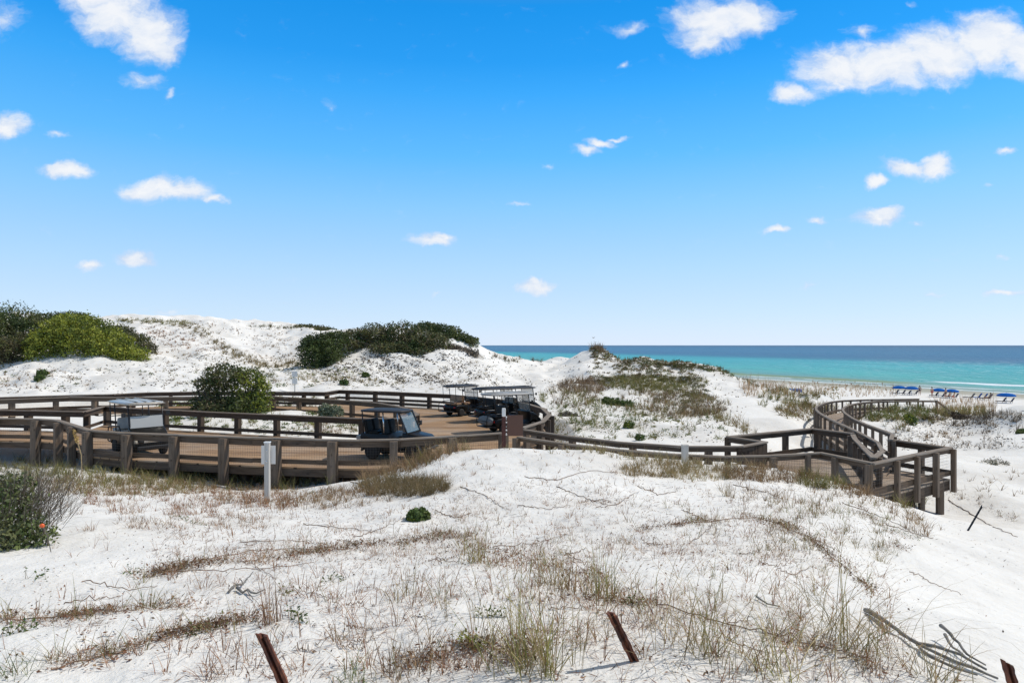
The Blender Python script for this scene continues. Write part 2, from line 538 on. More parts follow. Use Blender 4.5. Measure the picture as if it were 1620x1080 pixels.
# known ground points: column in the photo -> (distance, row)
G = {
    798: [(68, 577), (72, 568), (76, 566)],
    835: [(68, 580), (72, 574), (76, 571)],
    868: [(66, 584), (71, 577), (75, 574)],
    904: [(66, 583), (70, 570), (74, 567)],
    985: [(68, 570), (73, 567)],
    -250: [(3.3, 1080), (5, 940), (8, 860), (12, 805), (17, 778)],
    0: [(3.3, 1080), (4.8, 950), (7, 872), (10, 818), (15, 778), (20, 757), (23, 741), (42, 622), (50, 600), (58, 575), (63, 556), (70, 528), (82, 500)],
    100: [(42, 620), (49, 600), (58, 560), (68, 531), (82, 508)],
    200: [(3.3, 1080), (5, 935), (8, 848), (12, 802), (17, 778), (20, 766), (22.5, 752)],
    230: [(45, 617), (49, 604), (55, 580), (65, 545), (75, 516), (82, 505)],
    340: [(46, 614), (50, 601), (60, 570), (72, 535), (84, 512)],
    420: [(48, 610), (52, 600), (62, 575), (75, 545), (90, 516)],
    423: [(3.3, 1080), (5, 930), (8, 850), (11, 817), (14.5, 795), (18, 786), (21.5, 776)],
    500: [(48, 610), (58, 582), (70, 547), (82, 521)],
    560: [(48, 611), (55, 590), (62, 555), (68, 534), (78, 524)],
    600: [(3.3, 1080), (5, 930), (8, 846), (12, 793), (16, 762), (19, 752), (21, 757)],
    650: [(48, 611), (54, 590), (60, 560), (66, 534), (74, 525)],
    720: [(3.3, 1080), (5, 930), (8, 842), (12, 776), (15, 731), (16.8, 714), (19.5, 735), (21, 752), (47, 611), (54, 590), (60, 565), (66, 541), (72, 533)],
    768: [(50, 601), (60, 576), (68, 546)],
    810: [(45, 625), (52, 605), (64, 580), (80, 567)],
    850: [(3.3, 1080), (5, 930), (8, 839), (12, 772), (15, 723), (16.5, 708), (18.6, 735)],
    875: [(34, 660), (48, 618), (62, 590), (78, 575)],
    930: [(26, 690), (34, 660), (46, 630), (58, 600), (66, 574), (73, 545)],
    960: [(3.3, 1080), (5, 930), (8, 841), (12, 772), (15, 727), (16.8, 715), (19, 745)],
    1000: [(26, 690), (38, 650), (48, 620), (58, 590), (67, 571)],
    1085: [(26, 690), (36, 660), (46, 630), (56, 600), (64, 579)],
    1100: [(3.3, 1080), (5, 930), (8, 846), (12, 786), (15, 754), (17.3, 737), (19, 752)],
    1150: [(29, 680), (42, 640), (52, 610), (60, 590)],
    1200: [(3.3, 1080), (5, 935), (8, 848), (11, 803), (14, 768), (17, 741), (36, 660), (46, 630), (54, 606)],
    1230: [(56, 618)],
    1260: [(34, 668), (42, 648), (58, 628)],
    1300: [(3.3, 1080), (5, 945), (8, 860), (11, 815), (14, 782), (16.3, 757)],
    1400: [(3.4, 1080), (5, 960), (8, 890), (11, 842), (14, 806), (16, 788), (17, 784)],
    1500: [(3.5, 1080), (5, 982), (8, 917), (11, 872), (14, 842), (17, 824), (19.5, 812), (25, 742), (32, 717), (37, 698), (43, 676), (48, 661)],
    1580: [(15.5, 832), (20, 782), (28, 730), (33, 698), (37, 668), (39, 653)],
    1620: [(3.6, 1080), (5, 1010), (8, 947), (11, 897), (15, 846), (20, 785), (28, 732), (33, 692), (37.5, 645)],
    1430: [(38, 672), (46, 655)],
}
cp = []
for px, lst in G.items():
    for d, py in lst:
        p = at(px, py, d)
        cp.append((p.x, p.y, p.z))
# ground that the photo does not show, or shows only behind something: plan column, distance, height
H = [(-250, 25, 5.0), (-250, 33, 5.0), (-250, 42, 5.9), (-250, 55, 8.2), (-250, 70, 10.8), (-250, 85, 12.5),
     (100, 27, 4.9), (100, 33, 5.2), (0, 33, 5.1), (250, 26, 4.9), (250, 33, 5.5), (450, 25, 4.9), (420, 31.5, 5.55), (330, 34, 5.85),
     (400, 35, 6.0), (470, 36, 6.05), (540, 31.5, 5.6), (600, 26, 4.9), (650, 33, 5.0), (740, 28, 5.0), (800, 35, 5.2), (400, 41, 5.3), (550, 41, 5.4),
     (230, 100, 12.0), (420, 105, 11.5), (560, 95, 10.5), (700, 90, 9.0), (768, 82, 8.2), (700, 130, 5.0), (560, 150, 5), (300, 150, 7), (0, 120, 11), (0, 200, 6),
     (768, 105, 4.5), (815, 95, 6.0), (815, 120, 3.0), (880, 90, 6.5), (880, 115, 2.6), (935, 82, 7.6), (935, 100, 3.5), (1000, 78, 5.8), (1000, 95, 2.6),
     (1085, 75, 5.2), (1085, 92, 2.2), (1150, 70, 5.0), (1150, 88, 2.0), (1200, 66, 4.4), (1200, 85, 1.8), (1260, 70, 3.4), (1260, 85, 1.7),
     (850, 20, 5.5), (850, 23, 5.5), (960, 20.5, 5.45), (1100, 20, 5.45), (1100, 23, 5.8), (960, 23, 5.8),
     (1250, 19, 5.5), (1250, 24, 5.4), (1340, 20, 5.2), (1340, 25, 4.9), (1300, 30, 4.9), (1340, 36, 4.8), (1330, 45, 4.7), (1380, 52, 4.5), (1380, 65, 3.2), (1380, 85, 1.4),
     (1430, 20, 4.9), (1430, 25, 4.7), (1430, 31, 4.9), (1440, 58, 4.1), (1440, 72, 2.2), (1440, 90, 1.2),
     (1520, 55, 3.7), (1520, 70, 1.8), (1520, 90, 1.1), (1620, 52, 3.8), (1620, 66, 1.8), (1620, 90, 1.1),
     (1750, 5, 6.9), (1750, 10, 5.7), (1750, 20, 4.9), (1750, 34, 5.6), (1750, 40, 6.2), (1750, 60, 2.6), (1750, 90, 1.0)]
for px, d, z in H:
    cp.append(((px - 810) / F * d, d, z))
for th, lst in ((-1.15, [(1, 7.9), (4, 7.7), (10, 6.9), (20, 5.5), (30, 5.3), (45, 6.8), (65, 9.5), (90, 12), (200, 7)]),
                (1.15, [(1, 7.9), (4, 7.2), (9, 6.0), (20, 4.9), (38, 5.6), (60, 2.4), (100, 0.9)]),
                (-2.1, [(1, 7.9), (8, 7.9), (30, 7.5), (90, 9)]), (2.1, [(1, 7.9), (8, 7.2), (30, 6), (60, 4), (120, 3)]),
                (-3.0, [(1, 7.9), (10, 8.0), (60, 8.5)]), (3.0, [(1, 7.9), (10, 7.9), (60, 7)]), (0.0, [(1.2, 7.9)])):
    for r, z in lst:
        cp.append((r * math.sin(th), r * math.cos(th), z))
cp = np.array(cp)
_ct = np.arctan2(cp[:, 0], cp[:, 1]); _cl = np.log(np.hypot(cp[:, 0], cp[:, 1]))
_A = np.stack([_ct, _cl], 1)
C_ = 0.04


def _ker(a, b):
    d2 = (a[:, None, 0] - b[None, :, 0]) ** 2 + (a[:, None, 1] - b[None, :, 1]) ** 2
    return np.sqrt(d2 + C_ * C_)


_n = len(cp)
_K = np.zeros((_n + 3, _n + 3))
_K[:_n, :_n] = _ker(_A, _A) - np.eye(_n) * 0.002
_K[:_n, _n] = 1; _K[:_n, _n + 1:] = _A
_K[_n, :_n] = 1; _K[_n + 1:, :_n] = _A.T
_W = np.linalg.solve(_K, np.concatenate([cp[:, 2], [0, 0, 0]]))

# ------------------------------------------------------------------ boardwalk lines in plan (rail tops)
def catmull(pts, step=1.0):
    pts = [Vector(p) for p in pts]
    out = []
    for i in range(len(pts) - 1):
        p0 = pts[max(i - 1, 0)]; p1 = pts[i]; p2 = pts[i + 1]; p3 = pts[min(i + 2, len(pts) - 1)]
        n = max(1, int((p2 - p1).length / step))
        for k in range(n):
            t = k / n
            out.append(0.5 * ((2 * p1) + (p2 - p0) * t + (2 * p0 - 5 * p1 + 4 * p2 - p3) * t * t + (3 * p1 - p0 - 3 * p2 + p3) * t ** 3))
    out.append(pts[-1])
    return out


NEAR_A = [R_(-200, 657.5), R_(62, 662), R_(90, 663.5), R_(145, 680)]
NEAR_B = catmull([R_(145, 680), R_(190, 683.5), R_(285, 687), R_(400, 691.3), R_(500, 694), R_(570, 695), R_(633, 694), R_(737, 687.6), R_(793, 683.6)], 1.85)
END = catmull([R_(826, 676), R_(858, 666), R_(869, 655), R_(858, 645), R_(835, 638), R_(790, 631), R_(755, 627.5)], 1.6)
FAR = END[-1:] + [R_(712, 623.5), R_(600, 618.5), R_(535, 616.5), R_(514, 620), R_(430, 618.8)]
FAR_L = [R_(430, 618.8), R_(310, 619), R_(230, 620.5), R_(180, 623), R_(110, 624.5), R_(0, 628), R_(-200, 632)]
INFAR_L = [R_(-200, 636), R_(0, 631.5), R_(110, 627.5), R_(178, 628), R_(330, 626.5), R_(430, 626.5)]
ISLE = catmull([R_(430, 626.5), R_(535, 632), R_(600, 637), R_(645, 646), R_(660, 655), R_(640, 661), R_(570, 661)], 1.6)
INNEAR = catmull([R_(570, 661), R_(470, 657), R_(380, 653), R_(290, 649), R_(210, 645.5)], 2.0) + [R_(165, 642)]
INNEAR_L = [R_(165, 642), R_(133, 650.5), R_(0, 648), R_(-200, 646)]
LOT = [NEAR_A, NEAR_B[1:], END, FAR[1:], FAR_L[1:], INFAR_L, ISLE[1:], INNEAR[1:], INNEAR_L[1:]]
WALK_N = [R_(821, 690), R_(900, 701.5), R_(981, 710.5), R_(1075, 718), R_(1150, 721), R_(1220, 719.5)]
WALK_F = [R_(829, 678.5), R_(900, 689), R_(981, 698.6), R_(1077, 705), R_(1173, 705), R_(1211, 698)]
PLAT_N = [R_(1220, 719.5), R_(1298, 715), R_(1380, 731.5), R_(1503, 707)]
PLAT_R = [R_(1503, 707), R_(1409, 694.5)]
PLAT_F = [R_(1211, 698), R_(1153, 690), R_(1220, 683.3), R_(1284, 677), R_(1349, 685)]
RAMP_L = catmull([at(1396, 712, 19.2), at(1389, 699, 20.8), at(1355, 681, 23.5), at(1304, 657, 30), at(1291, 646, 36), at(1297, 640, 42), at(1317, 634.5, 48), at(1355, 631.8, 52), at(1454, 630, 56)], 1.5)
RAMP_R = catmull([at(1409, 694.5, 20.55), at(1412, 686, 22.3), at(1355, 664, 29.2), at(1334, 649, 36), at(1341, 641, 42), at(1368, 635.5, 47.5), at(1415, 633.3, 51), at(1480, 633, 53)], 1.5)
DIVIDER = [at(1396, 712, 19.2), at(1382, 723, 17.9), at(1353, 694, 21.6), R_(1349, 687)]


def seg_dist(x, y, poly):
    """distance in plan from points to a polyline"""
    best = np.full(x.shape, 1e9)
    for a, b in zip(poly[:-1], poly[1:]):
        dx, dy = b.x - a.x, b.y - a.y
        L = dx * dx + dy * dy + 1e-9
        t = np.clip(((x - a.x) * dx + (y - a.y) * dy) / L, 0, 1)
        best = np.minimum(best, np.hypot(x - a.x - t * dx, y - a.y - t * dy))
    return best


def inside(x, y, poly):
    c = np.zeros(x.shape, bool)
    n = len(poly)
    for i in range(n):
        a = poly[i]; b = poly[(i + 1) % n]
        k = ((a.y > y) != (b.y > y))
        with np.errstate(divide='ignore', invalid='ignore'):
            xx = (b.x - a.x) * (y - a.y) / (b.y - a.y) + a.x
        c ^= k & (x < xx)
    return c


LOT_POLY = [p for s in LOT for p in s]
WALK_POLY = WALK_N + PLAT_N[1:] + PLAT_R[1:] + list(reversed(PLAT_F)) + list(reversed(WALK_F[:-1]))
RAMP_MID = [(RAMP_L[int(i * (len(RAMP_L) - 1) / 29)] + RAMP_R[int(i * (len(RAMP_R) - 1) / 29)]) / 2 for i in range(30)]


def height(x, y, detail=True):
    x = np.asarray(x, float); y = np.asarray(y, float)
    sh = x.shape; x = x.ravel(); y = y.ravel()
    r = np.maximum(np.hypot(x, y), 0.8)
    q = np.stack([np.arctan2(x, y), np.log(r)], 1)
    z = np.empty(len(x))
    for i in range(0, len(x), 20000):
        qq = q[i:i + 20000]
        z[i:i + 20000] = _ker(qq, _A) @ _W[:_n] + _W[_n] + qq @ _W[_n + 1:]
    r = np.hypot(x, y)
    z = np.where(r > 150, z + (2.5 - z) * sstep(150, 260, r), z)
    # dune relief
    far = sstep(38, 60, r)
    z = z + far * (fbm(x / 9, y / 9, 3, 4) * 0.95 + fbm(x / 2.6, y / 2.6, 8, 3) * 0.52 - np.abs(fbm(x / 5.0, y / 5.0, 13, 3)) * 0.55 + 0.1 + fbm(x / 1.0, y / 1.0, 15, 2) * 0.09)
    mid = sstep(16, 30, r) * (1 - far * 0.5)
    z = z + mid * fbm(x / 4.5, y / 4.5, 21, 3) * 0.28
    near = 1 - sstep(22, 50, r)
    z = z + near * (fbm(x / 2.4, y / 2.4, 31, 3) * 0.13 + fbm(x / 0.55, y / 0.55, 37, 3) * 0.036 + fbm(x / 0.2, y / 0.2, 39, 2) * 0.010 * (1 - sstep(8, 20, r)))
    # the beach
    s = sdist(x, y)
    zb = np.clip(-s * 0.022, -3, 1.35) + fbm(x / 6, y / 6, 51, 2) * 0.07 * sstep(-4, -20, s)
    w = sstep(-76, -50, s)
    z = z * (1 - w) + zb * w
    # nothing rises through the boards
    m = (y > 14) & (y < 60) & (r < 75)
    if m.any():
        xm, ym = x[m], y[m]
        d1 = np.where(inside(xm, ym, LOT_POLY), 0, np.minimum.reduce([seg_dist(xm, ym, s_) for s_ in LOT]))
        d2 = np.where(inside(xm, ym, WALK_POLY), 0, np.minimum.reduce([seg_dist(xm, ym, s_) for s_ in (WALK_N, WALK_F, PLAT_N, PLAT_R, PLAT_F)]))
        lim = np.minimum(5.12 + np.maximum(d1 - 0.1, 0) * 0.75, 5.36 + np.maximum(d2 - 0.12, 0) * 1.1)
        best = np.full(xm.shape, 1e9)
        for a, b in zip(RAMP_MID[:-1], RAMP_MID[1:]):
            dx, dy = b.x - a.x, b.y - a.y
            t = np.clip(((xm - a.x) * dx + (ym - a.y) * dy) / (dx * dx + dy * dy + 1e-9), 0, 1)
            dd = np.hypot(xm - a.x - t * dx, ym - a.y - t * dy)
            best = np.minimum(best, a.z + (b.z - a.z) * t - 1.25 + np.maximum(dd - 0.9, 0) * 0.9)
        lim = np.minimum(lim, best)
        zz = z[m]
        z[m] = np.where(zz > lim, lim + 0.12 * np.tanh((zz - lim) * 0.3), zz)
    return z.reshape(sh)


TH = np.concatenate([np.linspace(-PI, -0.80, 60)[:-1], np.linspace(-0.80, 0.80, 900), np.linspace(0.80, PI, 60)[1:]])
RR = np.concatenate([[0.15, 0.5, 0.9, 1.3, 1.7], np.exp(np.linspace(math.log(2.0), math.log(130), 620)), np.exp(np.linspace(math.log(133), math.log(600), 50))])
_T, _R = np.meshgrid(TH, RR, indexing='ij')
GX = _R * np.sin(_T); GY = _R * np.cos(_T)
GZ = height(GX, GY)
GZ[:, 0] = GZ[:, 0].mean()
_nt, _nr = GZ.shape
idx = np.arange(_nt * _nr).reshape(_nt, _nr)
Qg = np.stack([idx[:-1, :-1], idx[:-1, 1:], idx[1:, 1:], idx[1:, :-1]], -1).reshape(-1, 4)
me = np_mesh('ground', np.stack([GX, GY, GZ], -1).reshape(-1, 3), Qg[:, ::-1], smooth=True)
ground = link('ground', me, M['sand'])
tag(ground, 'white quartz sand dunes and beach', None, None, 'structure')
_LR = np.log(RR)


def gz(x, y):
    """ground height from the finished sheet"""
    x = np.asarray(x, float); y = np.asarray(y, float)
    th = np.arctan2(x, y); l = np.log(np.maximum(np.hypot(x, y), RR[0]))
    i = np.clip(np.searchsorted(TH, th) - 1, 0, _nt - 2); j = np.clip(np.searchsorted(_LR, l) - 1, 0, _nr - 2)
    a = np.clip((th - TH[i]) / (TH[i + 1] - TH[i]), 0, 1); b = np.clip((l - _LR[j]) / (_LR[j + 1] - _LR[j]), 0, 1)
    return (GZ[i, j] * (1 - a) + GZ[i + 1, j] * a) * (1 - b) + (GZ[i, j + 1] * (1 - a) + GZ[i + 1, j + 1] * a) * b


def pick(px, py, dmin=2.2, dmax=190):
    """where the sight line through a photo position meets the ground"""
    px = np.atleast_1d(np.asarray(px, float)); py = np.atleast_1d(np.asarray(py, float))
    ds = np.exp(np.linspace(math.log(dmin), math.log(dmax), 520))
    hit = np.full(len(px), np.nan)
    kx = (px - 810) / F; kz = (py - HY) / F
    prev = np.full(len(px), 1.0); pd = dmin
    for d in ds:
        g = CZ - kz * d - gz(kx * d, np.full(len(px), d))
        m = np.isnan(hit) & (g <= 0)
        if m.any():
            t = prev[m] / (prev[m] - g[m] + 1e-9)
            hit[m] = pd + (d - pd) * np.clip(t, 0, 1)
        prev = g; pd = d
        if not np.isnan(hit).any(): break
    ok = ~np.isnan(hit)
    d = hit[ok]
    x = kx[ok] * d
    return np.stack([x, d, gz(x, d)], 1)


def pick1(px, py, **k):
    p = pick([px], [py], **k)
    return Vector(p[0]) if len(p) else None


# ------------------------------------------------------------------ water
def water_mat():
    m, nt, b = mat_new('sea_water')
    a = N(nt, 'ShaderNodeAttribute'); a.attribute_name = 'shore'
    g = N(nt, 'ShaderNodeNewGeometry'); P = g.outputs['Position']
    s0 = a.outputs['Fac']
    mp = N(nt, 'ShaderNodeMapping'); mp.inputs['Rotation'].default_value = (0, 0, math.radians(-24)); mp.inputs['Scale'].default_value = (1.0, 0.16, 1)
    nt.links.new(P, mp.inputs[0])
    warp = noise_n(nt, mp.outputs[0], 0.012, 4, 0.6)
    warp2 = noise_n(nt, mp.outputs[0], 0.0022, 3, 0.55)
    s = math_n(nt, 'ADD', s0, math_n(nt, 'MULTIPLY', math_n(nt, 'SUBTRACT', warp, 0.5), 55.0))
    s = math_n(nt, 'ADD', s, math_n(nt, 'MULTIPLY', math_n(nt, 'MULTIPLY', math_n(nt, 'SUBTRACT', warp2, 0.5), s0), 0.9))
    # log scale of the distance offshore
    l = math_n(nt, 'DIVIDE', math_n(nt, 'LOGARITHM', math_n(nt, 'ADD', math_n(nt, 'MAXIMUM', s, 0.0), 10.0), 10.0), 4.0)
    def q(v): return math.log10(v + 10.0) / 4.0
    c = ramp(nt, l, [(q(0), (0.34, 0.34, 0.24)), (q(8), (0.27, 0.32, 0.22)), (q(20), (0.17, 0.30, 0.22)), (q(32), (0.10, 0.32, 0.26)), (q(60), (0.06, 0.36, 0.31)), (q(120), (0.032, 0.34, 0.33)),
                     (q(190), (0.022, 0.31, 0.33)), (q(255), (0.010, 0.125, 0.195)), (q(340), (0.014, 0.088, 0.175)), (q(700), (0.016, 0.105, 0.20)), (q(1800), (0.011, 0.078, 0.165)), (q(5000), (0.006, 0.035, 0.09))])
    b.inputs['Roughness'].default_value = 0.3
    b.inputs['IOR'].default_value = 1.33
    b.inputs['Specular IOR Level'].default_value = 0.12
    st = noise_n(nt, mp.outputs[0], 0.05, 9, 0.72)
    c = mix_c(nt, 1.0, c, ramp(nt, st, [(0.3, (0.80, 0.82, 0.86)), (0.7, (1.22, 1.18, 1.14))]), 'MULTIPLY')
    # foam: breaker line and wash, stronger to the right
    mpf = N(nt, 'ShaderNodeMapping'); mpf.inputs['Rotation'].default_value = (0, 0, math.radians(-24)); mpf.inputs['Scale'].default_value = (1.0, 0.22, 1)
    nt.links.new(P, mpf.inputs[0])
    fn = noise_n(nt, mpf.outputs[0], 0.32, 5, 0.65)
    wv = noise_n(nt, mpf.outputs[0], 0.05, 2, 0.5)
    sf = math_n(nt, 'ADD', s0, math_n(nt, 'MULTIPLY', math_n(nt, 'SUBTRACT', wv, 0.5), 9.0))
    def band(c0, w, k):
        return math_n(nt, 'MULTIPLY', math_n(nt, 'SUBTRACT', 1.0, math_n(nt, 'DIVIDE', math_n(nt, 'ABSOLUTE', math_n(nt, 'SUBTRACT', sf, c0)), w), clamp=True), k)
    sp = N(nt, 'ShaderNodeSeparateXYZ'); nt.links.new(P, sp.inputs[0])
    rt = N(nt, 'ShaderNodeMapRange'); rt.inputs[1].default_value = 190.0; rt.inputs[2].default_value = 172.0
    nt.links.new(sp.outputs[1], rt.inputs[0])
    main = math_n(nt, 'MULTIPLY', band(33.0, 7.0, 1.3), rt.outputs[0])
    # sun glints further out on the right, painted as scattered white flecks
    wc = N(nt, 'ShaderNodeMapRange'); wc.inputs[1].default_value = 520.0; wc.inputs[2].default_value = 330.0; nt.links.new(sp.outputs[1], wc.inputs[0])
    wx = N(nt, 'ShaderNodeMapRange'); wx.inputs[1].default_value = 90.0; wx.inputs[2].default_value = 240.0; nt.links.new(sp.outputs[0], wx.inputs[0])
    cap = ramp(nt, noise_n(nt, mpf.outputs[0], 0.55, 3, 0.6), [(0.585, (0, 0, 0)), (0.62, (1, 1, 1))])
    glints = math_n(nt, 'MULTIPLY', math_n(nt, 'MULTIPLY', math_n(nt, 'MULTIPLY', wc.outputs[0], wx.outputs[0]), cap), 0.8)
    f = math_n(nt, 'MAXIMUM', main, math_n(nt, 'MAXIMUM', band(2.0, 2.6, 1.0), band(12.0, 4.0, 0.72)))
    foam = ramp(nt, math_n(nt, 'ADD', f, math_n(nt, 'MULTIPLY', math_n(nt, 'SUBTRACT', fn, 0.5), 1.5)), [(0.5, (0, 0, 0)), (0.7, (1, 1, 1))])
    # green weed drifting in the shallows on the left
    lt = N(nt, 'ShaderNodeMapRange'); lt.inputs[1].default_value = 166.0; lt.inputs[2].default_value = 182.0
    nt.links.new(sp.outputs[1], lt.inputs[0])
    weed = math_n(nt, 'MULTIPLY', math_n(nt, 'MULTIPLY', band(18.0, 8.5, 2.4), lt.outputs[0]), ramp(nt, fn, [(0.36, (0, 0, 0)), (0.5, (1, 1, 1))]))
    c = mix_c(nt, math_n(nt, 'MINIMUM', weed, 0.85), c, (0.20, 0.235, 0.025))
    c = mix_c(nt, math_n(nt, 'MAXIMUM', foam, glints), c, (0.82, 0.84, 0.82))
    nt.links.new(c, b.inputs['Base Color'])
    mw = N(nt, 'ShaderNodeMapping'); mw.inputs['Rotation'].default_value = (0, 0, math.radians(-30)); mw.inputs['Scale'].default_value = (1.0, 0.4, 1)
    nt.links.new(P, mw.inputs[0])
    w1 = noise_n(nt, mw.outputs[0], 0.35, 5, 0.62)
    w2 = noise_n(nt, mw.outputs[0], 0.035, 4, 0.6)
    h = math_n(nt, 'ADD', w1, math_n(nt, 'MULTIPLY', w2, 2.5))
    nt.links.new(bump_n(nt, h, 0.8, 1.2), b.inputs['Normal'])
    return m


th = np.linspace(-0.9, 1.4, 400)
rr = np.concatenate([np.exp(np.linspace(math.log(85), math.log(700), 200)), np.exp(np.linspace(math.log(720), math.log(60000), 60))])
T2, R2 = np.meshgrid(th, rr, indexing='ij')
X2 = R2 * np.sin(T2); Y2 = R2 * np.cos(T2)
Sd = sdist(X2, Y2)
i2 = np.arange(T2.size).reshape(T2.shape)
Q2 = np.stack([i2[:-1, :-1], i2[1:, :-1], i2[1:, 1:], i2[:-1, 1:]], -1).reshape(-1, 4)
keep = (Sd.ravel()[Q2].max(1) > -25)
Q2 = Q2[keep][:, ::-1]
me = np_mesh('water', np.stack([X2, Y2, 0 * X2], -1).reshape(-1, 3), Q2, smooth=True)
at_ = me.attributes.new('shore', 'FLOAT', 'POINT')
at_.data.foreach_set('value', Sd.ravel().astype(np.float32))
if me.polygons[0].normal.z < 0: me.flip_normals()
water = link('water', me, water_mat())
tag(water, 'turquoise and blue sea with foam at the shore', None, None, 'structure')
if ground.data.polygons[1000].normal.z < 0: ground.data.flip_normals()

# ------------------------------------------------------------------ boardwalk and railings
def flat_deck(name, poly, z, mat, parent, rot=0.0, thick=0.05):
    pts = [Vector((p.x, p.y, z)) for p in poly]
    tris = tessellate_polygon([pts])
    mb = MB()
    n = len(pts)
    mb.v = [tuple(p) for p in pts] + [(p.x, p.y, z - thick) for p in pts]
    c, s = math.cos(rot), math.sin(rot)
    def uvp(p): return (p[0] * c + p[1] * s, -p[0] * s + p[1] * c)
    for t in tris:
        for k, f in enumerate((tuple(t), tuple(n + i for i in t))):
            mb.f.append(f); mb.uv.append(tuple(uvp(mb.v[i]) for i in f))
    for i in range(n):
        j = (i + 1) % n
        f = (i, j, n + j, n + i); mb.f.append(f); mb.uv.append(tuple(uvp(mb.v[q]) for q in f))
    return mb.build(name, mat, parent, world=True)


def polylen(p):
    return sum((b - a).length for a, b in zip(p[:-1], p[1:]))


def spaced(pts, step, start=0.0):
    out = []
    L = polylen(pts)
    n = max(1, round((L - start) / step)); st = (L - start) / n
    want = [start + st * i for i in range(n + 1)]
    acc = 0; k = 0
    for a, b in zip(pts[:-1], pts[1:]):
        l = (b - a).length
        while k < len(want) and want[k] <= acc + l + 1e-6:
            t = (want[k] - acc) / max(l, 1e-9)
            out.append((a.lerp(b, t), math.atan2(b.y - a.y, b.x - a.x))); k += 1
        acc += l
    return out


def railing(name, label, pts, side, pw, step, mats, group='boardwalk railings', wire=False, cap_w=0.2, h=0.9, rail_h=0.2, low=True, deck_below=0.9, ends=(True, True), mid=False, hang=None):
    pts = [Vector(p) for p in pts]
    base = pts[0] - Vector((0, 0, h))
    root = empty(name, base, 0, label, 'railing', group)
    pm, rm, cm = mats
    def cuts(k):
        out = []
        for a, b in zip(pts[:-1], pts[1:]):
            n = max(1, round((b - a).length / k))
            out += [a.lerp(b, i / n) for i in range(n)]
        return out + [pts[-1]]
    mb = MB(); mb.boards(cuts(step * 2), cap_w, 0.045, -0.0225); mb.build('top_rail', cm, root, True)
    mb = MB(); mb.boards(cuts(step * 2), 0.042, rail_h, -0.053 - rail_h / 2); mb.build('side_rail', rm, root, True)
    if low:
        mb = MB(); mb.boards(cuts(step), 0.042, 0.14, -h + 0.17); mb.build('lower_rail', rm, root, True)
    if mid:
        mb = MB(); mb.boards(cuts(step), 0.042, 0.14, -h * 0.55); mb.build('middle_rail', rm, root, True)
    lst = spaced(pts, step)
    if not ends[0]: lst = lst[1:]
    if not ends[1]: lst = lst[:-1]
    off = side * (0.021 + pw / 2 + 0.002)
    for p, a in lst:
        x = p.x - math.sin(a) * off; y = p.y + math.cos(a) * off
        mb = MB()
        z0 = min(float(gz(x, y)) - 0.25, p.z - h - 0.2) if hang is None else p.z - h - hang
        mb.post(x, y, z0, p.z - 0.047, pw * random.uniform(0.9, 1.1), a + random.uniform(-.05, .05), ch=0.01)
        if pw > 0.25:
            for dz in (0.14, 0.24, h - 0.1):
                bx_ = x - math.sin(a) * side * pw * 0.5; by_ = y + math.cos(a) * side * pw * 0.5
                mb.tube([(bx_, by_, p.z - dz), (bx_ - math.sin(a) * side * 0.03, by_ + math.cos(a) * side * 0.03, p.z - dz)], 0.022, 6)
        mb.build('post', pm, root, True)
    if wire:
        mb = MB()
        o = -side * 0.026
        for p, a in spaced(pts, 0.085):
            x = p.x - math.sin(a) * o; y = p.y + math.cos(a) * o
            c, s = math.cos(a) * 0.0022, math.sin(a) * 0.0022
            b = len(mb.v); z0, z1 = p.z - h + 0.03, p.z - 0.06
            mb.v += [(x - c, y - s, z0), (x + c, y + s, z0), (x + c, y + s, z1), (x - c, y - s, z1)]
            mb.f.append((b, b + 1, b + 2, b + 3)); mb.uv.append(((0, 0), (0.01, 0), (0.01, 1), (0, 1)))
        for k in range(9):
            mb.sweep(pts, 0.003, 0.004, -h + 0.08 + k * (h - 0.2) / 8, o)
        mb.build('wire_mesh', M['wire'], root, True)
    return root


MN = (M['post'], M['rail'], M['cap'])
MD = (M['darkwood'], M['darkwood'], M['darkcap'])
railing('railing', 'near left railing of thick grey-brown posts and wire mesh, curving before the parked carts', NEAR_B, -1, 0.255, 1.85, MN, wire=True, rail_h=0.2)
railing('railing', 'angled railing at the left edge joining the near railing by the leaning golden seed stalk', NEAR_A, -1, 0.255, 2.0, MN, wire=True, ends=(True, False))
railing('railing', 'dark inner railing between the left cart and the sandy island with the round bush', INNEAR, -1, 0.23, 2.05, MD)
railing('railing', 'dark kinked railing behind the angled left edge railing', INNEAR_L, -1, 0.25, 2.0, MD, ends=(False, True))
railing('railing', 'curved rail rounding the far tip of the sandy island behind the dark jeep style cart', ISLE, 1, 0.2, 2.0, MD, ends=(True, False))
railing('railing', 'inner far railing on the left running behind the round bush', INFAR_L, 1, 0.22, 2.0, MN, ends=(True, False))
railing('railing', 'farthest left railing at the foot of the bushy dune', FAR_L, -1, 0.22, 2.0, MN, ends=(False, True))
railing('railing', 'long far railing across the back of the cart lot', FAR, -1, 0.22, 2.1, MD, mid=True)
railing('railing', 'rounded railing with pale top at the right end of the cart lot', END, -1, 0.2, 1.6, (M['darkwood'], M['rail'], M['cap']), ends=(False, False))
railing('railing', 'low near railing of the sunken walkway behind the white sand crest', WALK_N, -1, 0.18, 2.1, MN, rail_h=0.10, cap_w=0.16, low=False)
railing('railing', 'far railing of the sunken walkway beyond the white sand crest', WALK_F, 1, 0.18, 2.1, MN, rail_h=0.12, cap_w=0.16, low=False)
railing('railing', 'front railing of the raised platform with wire mesh and square posts', PLAT_N, -1, 0.135, 1.15, MN, wire=True, rail_h=0.11, cap_w=0.15, ends=(False, True), hang=0.36)
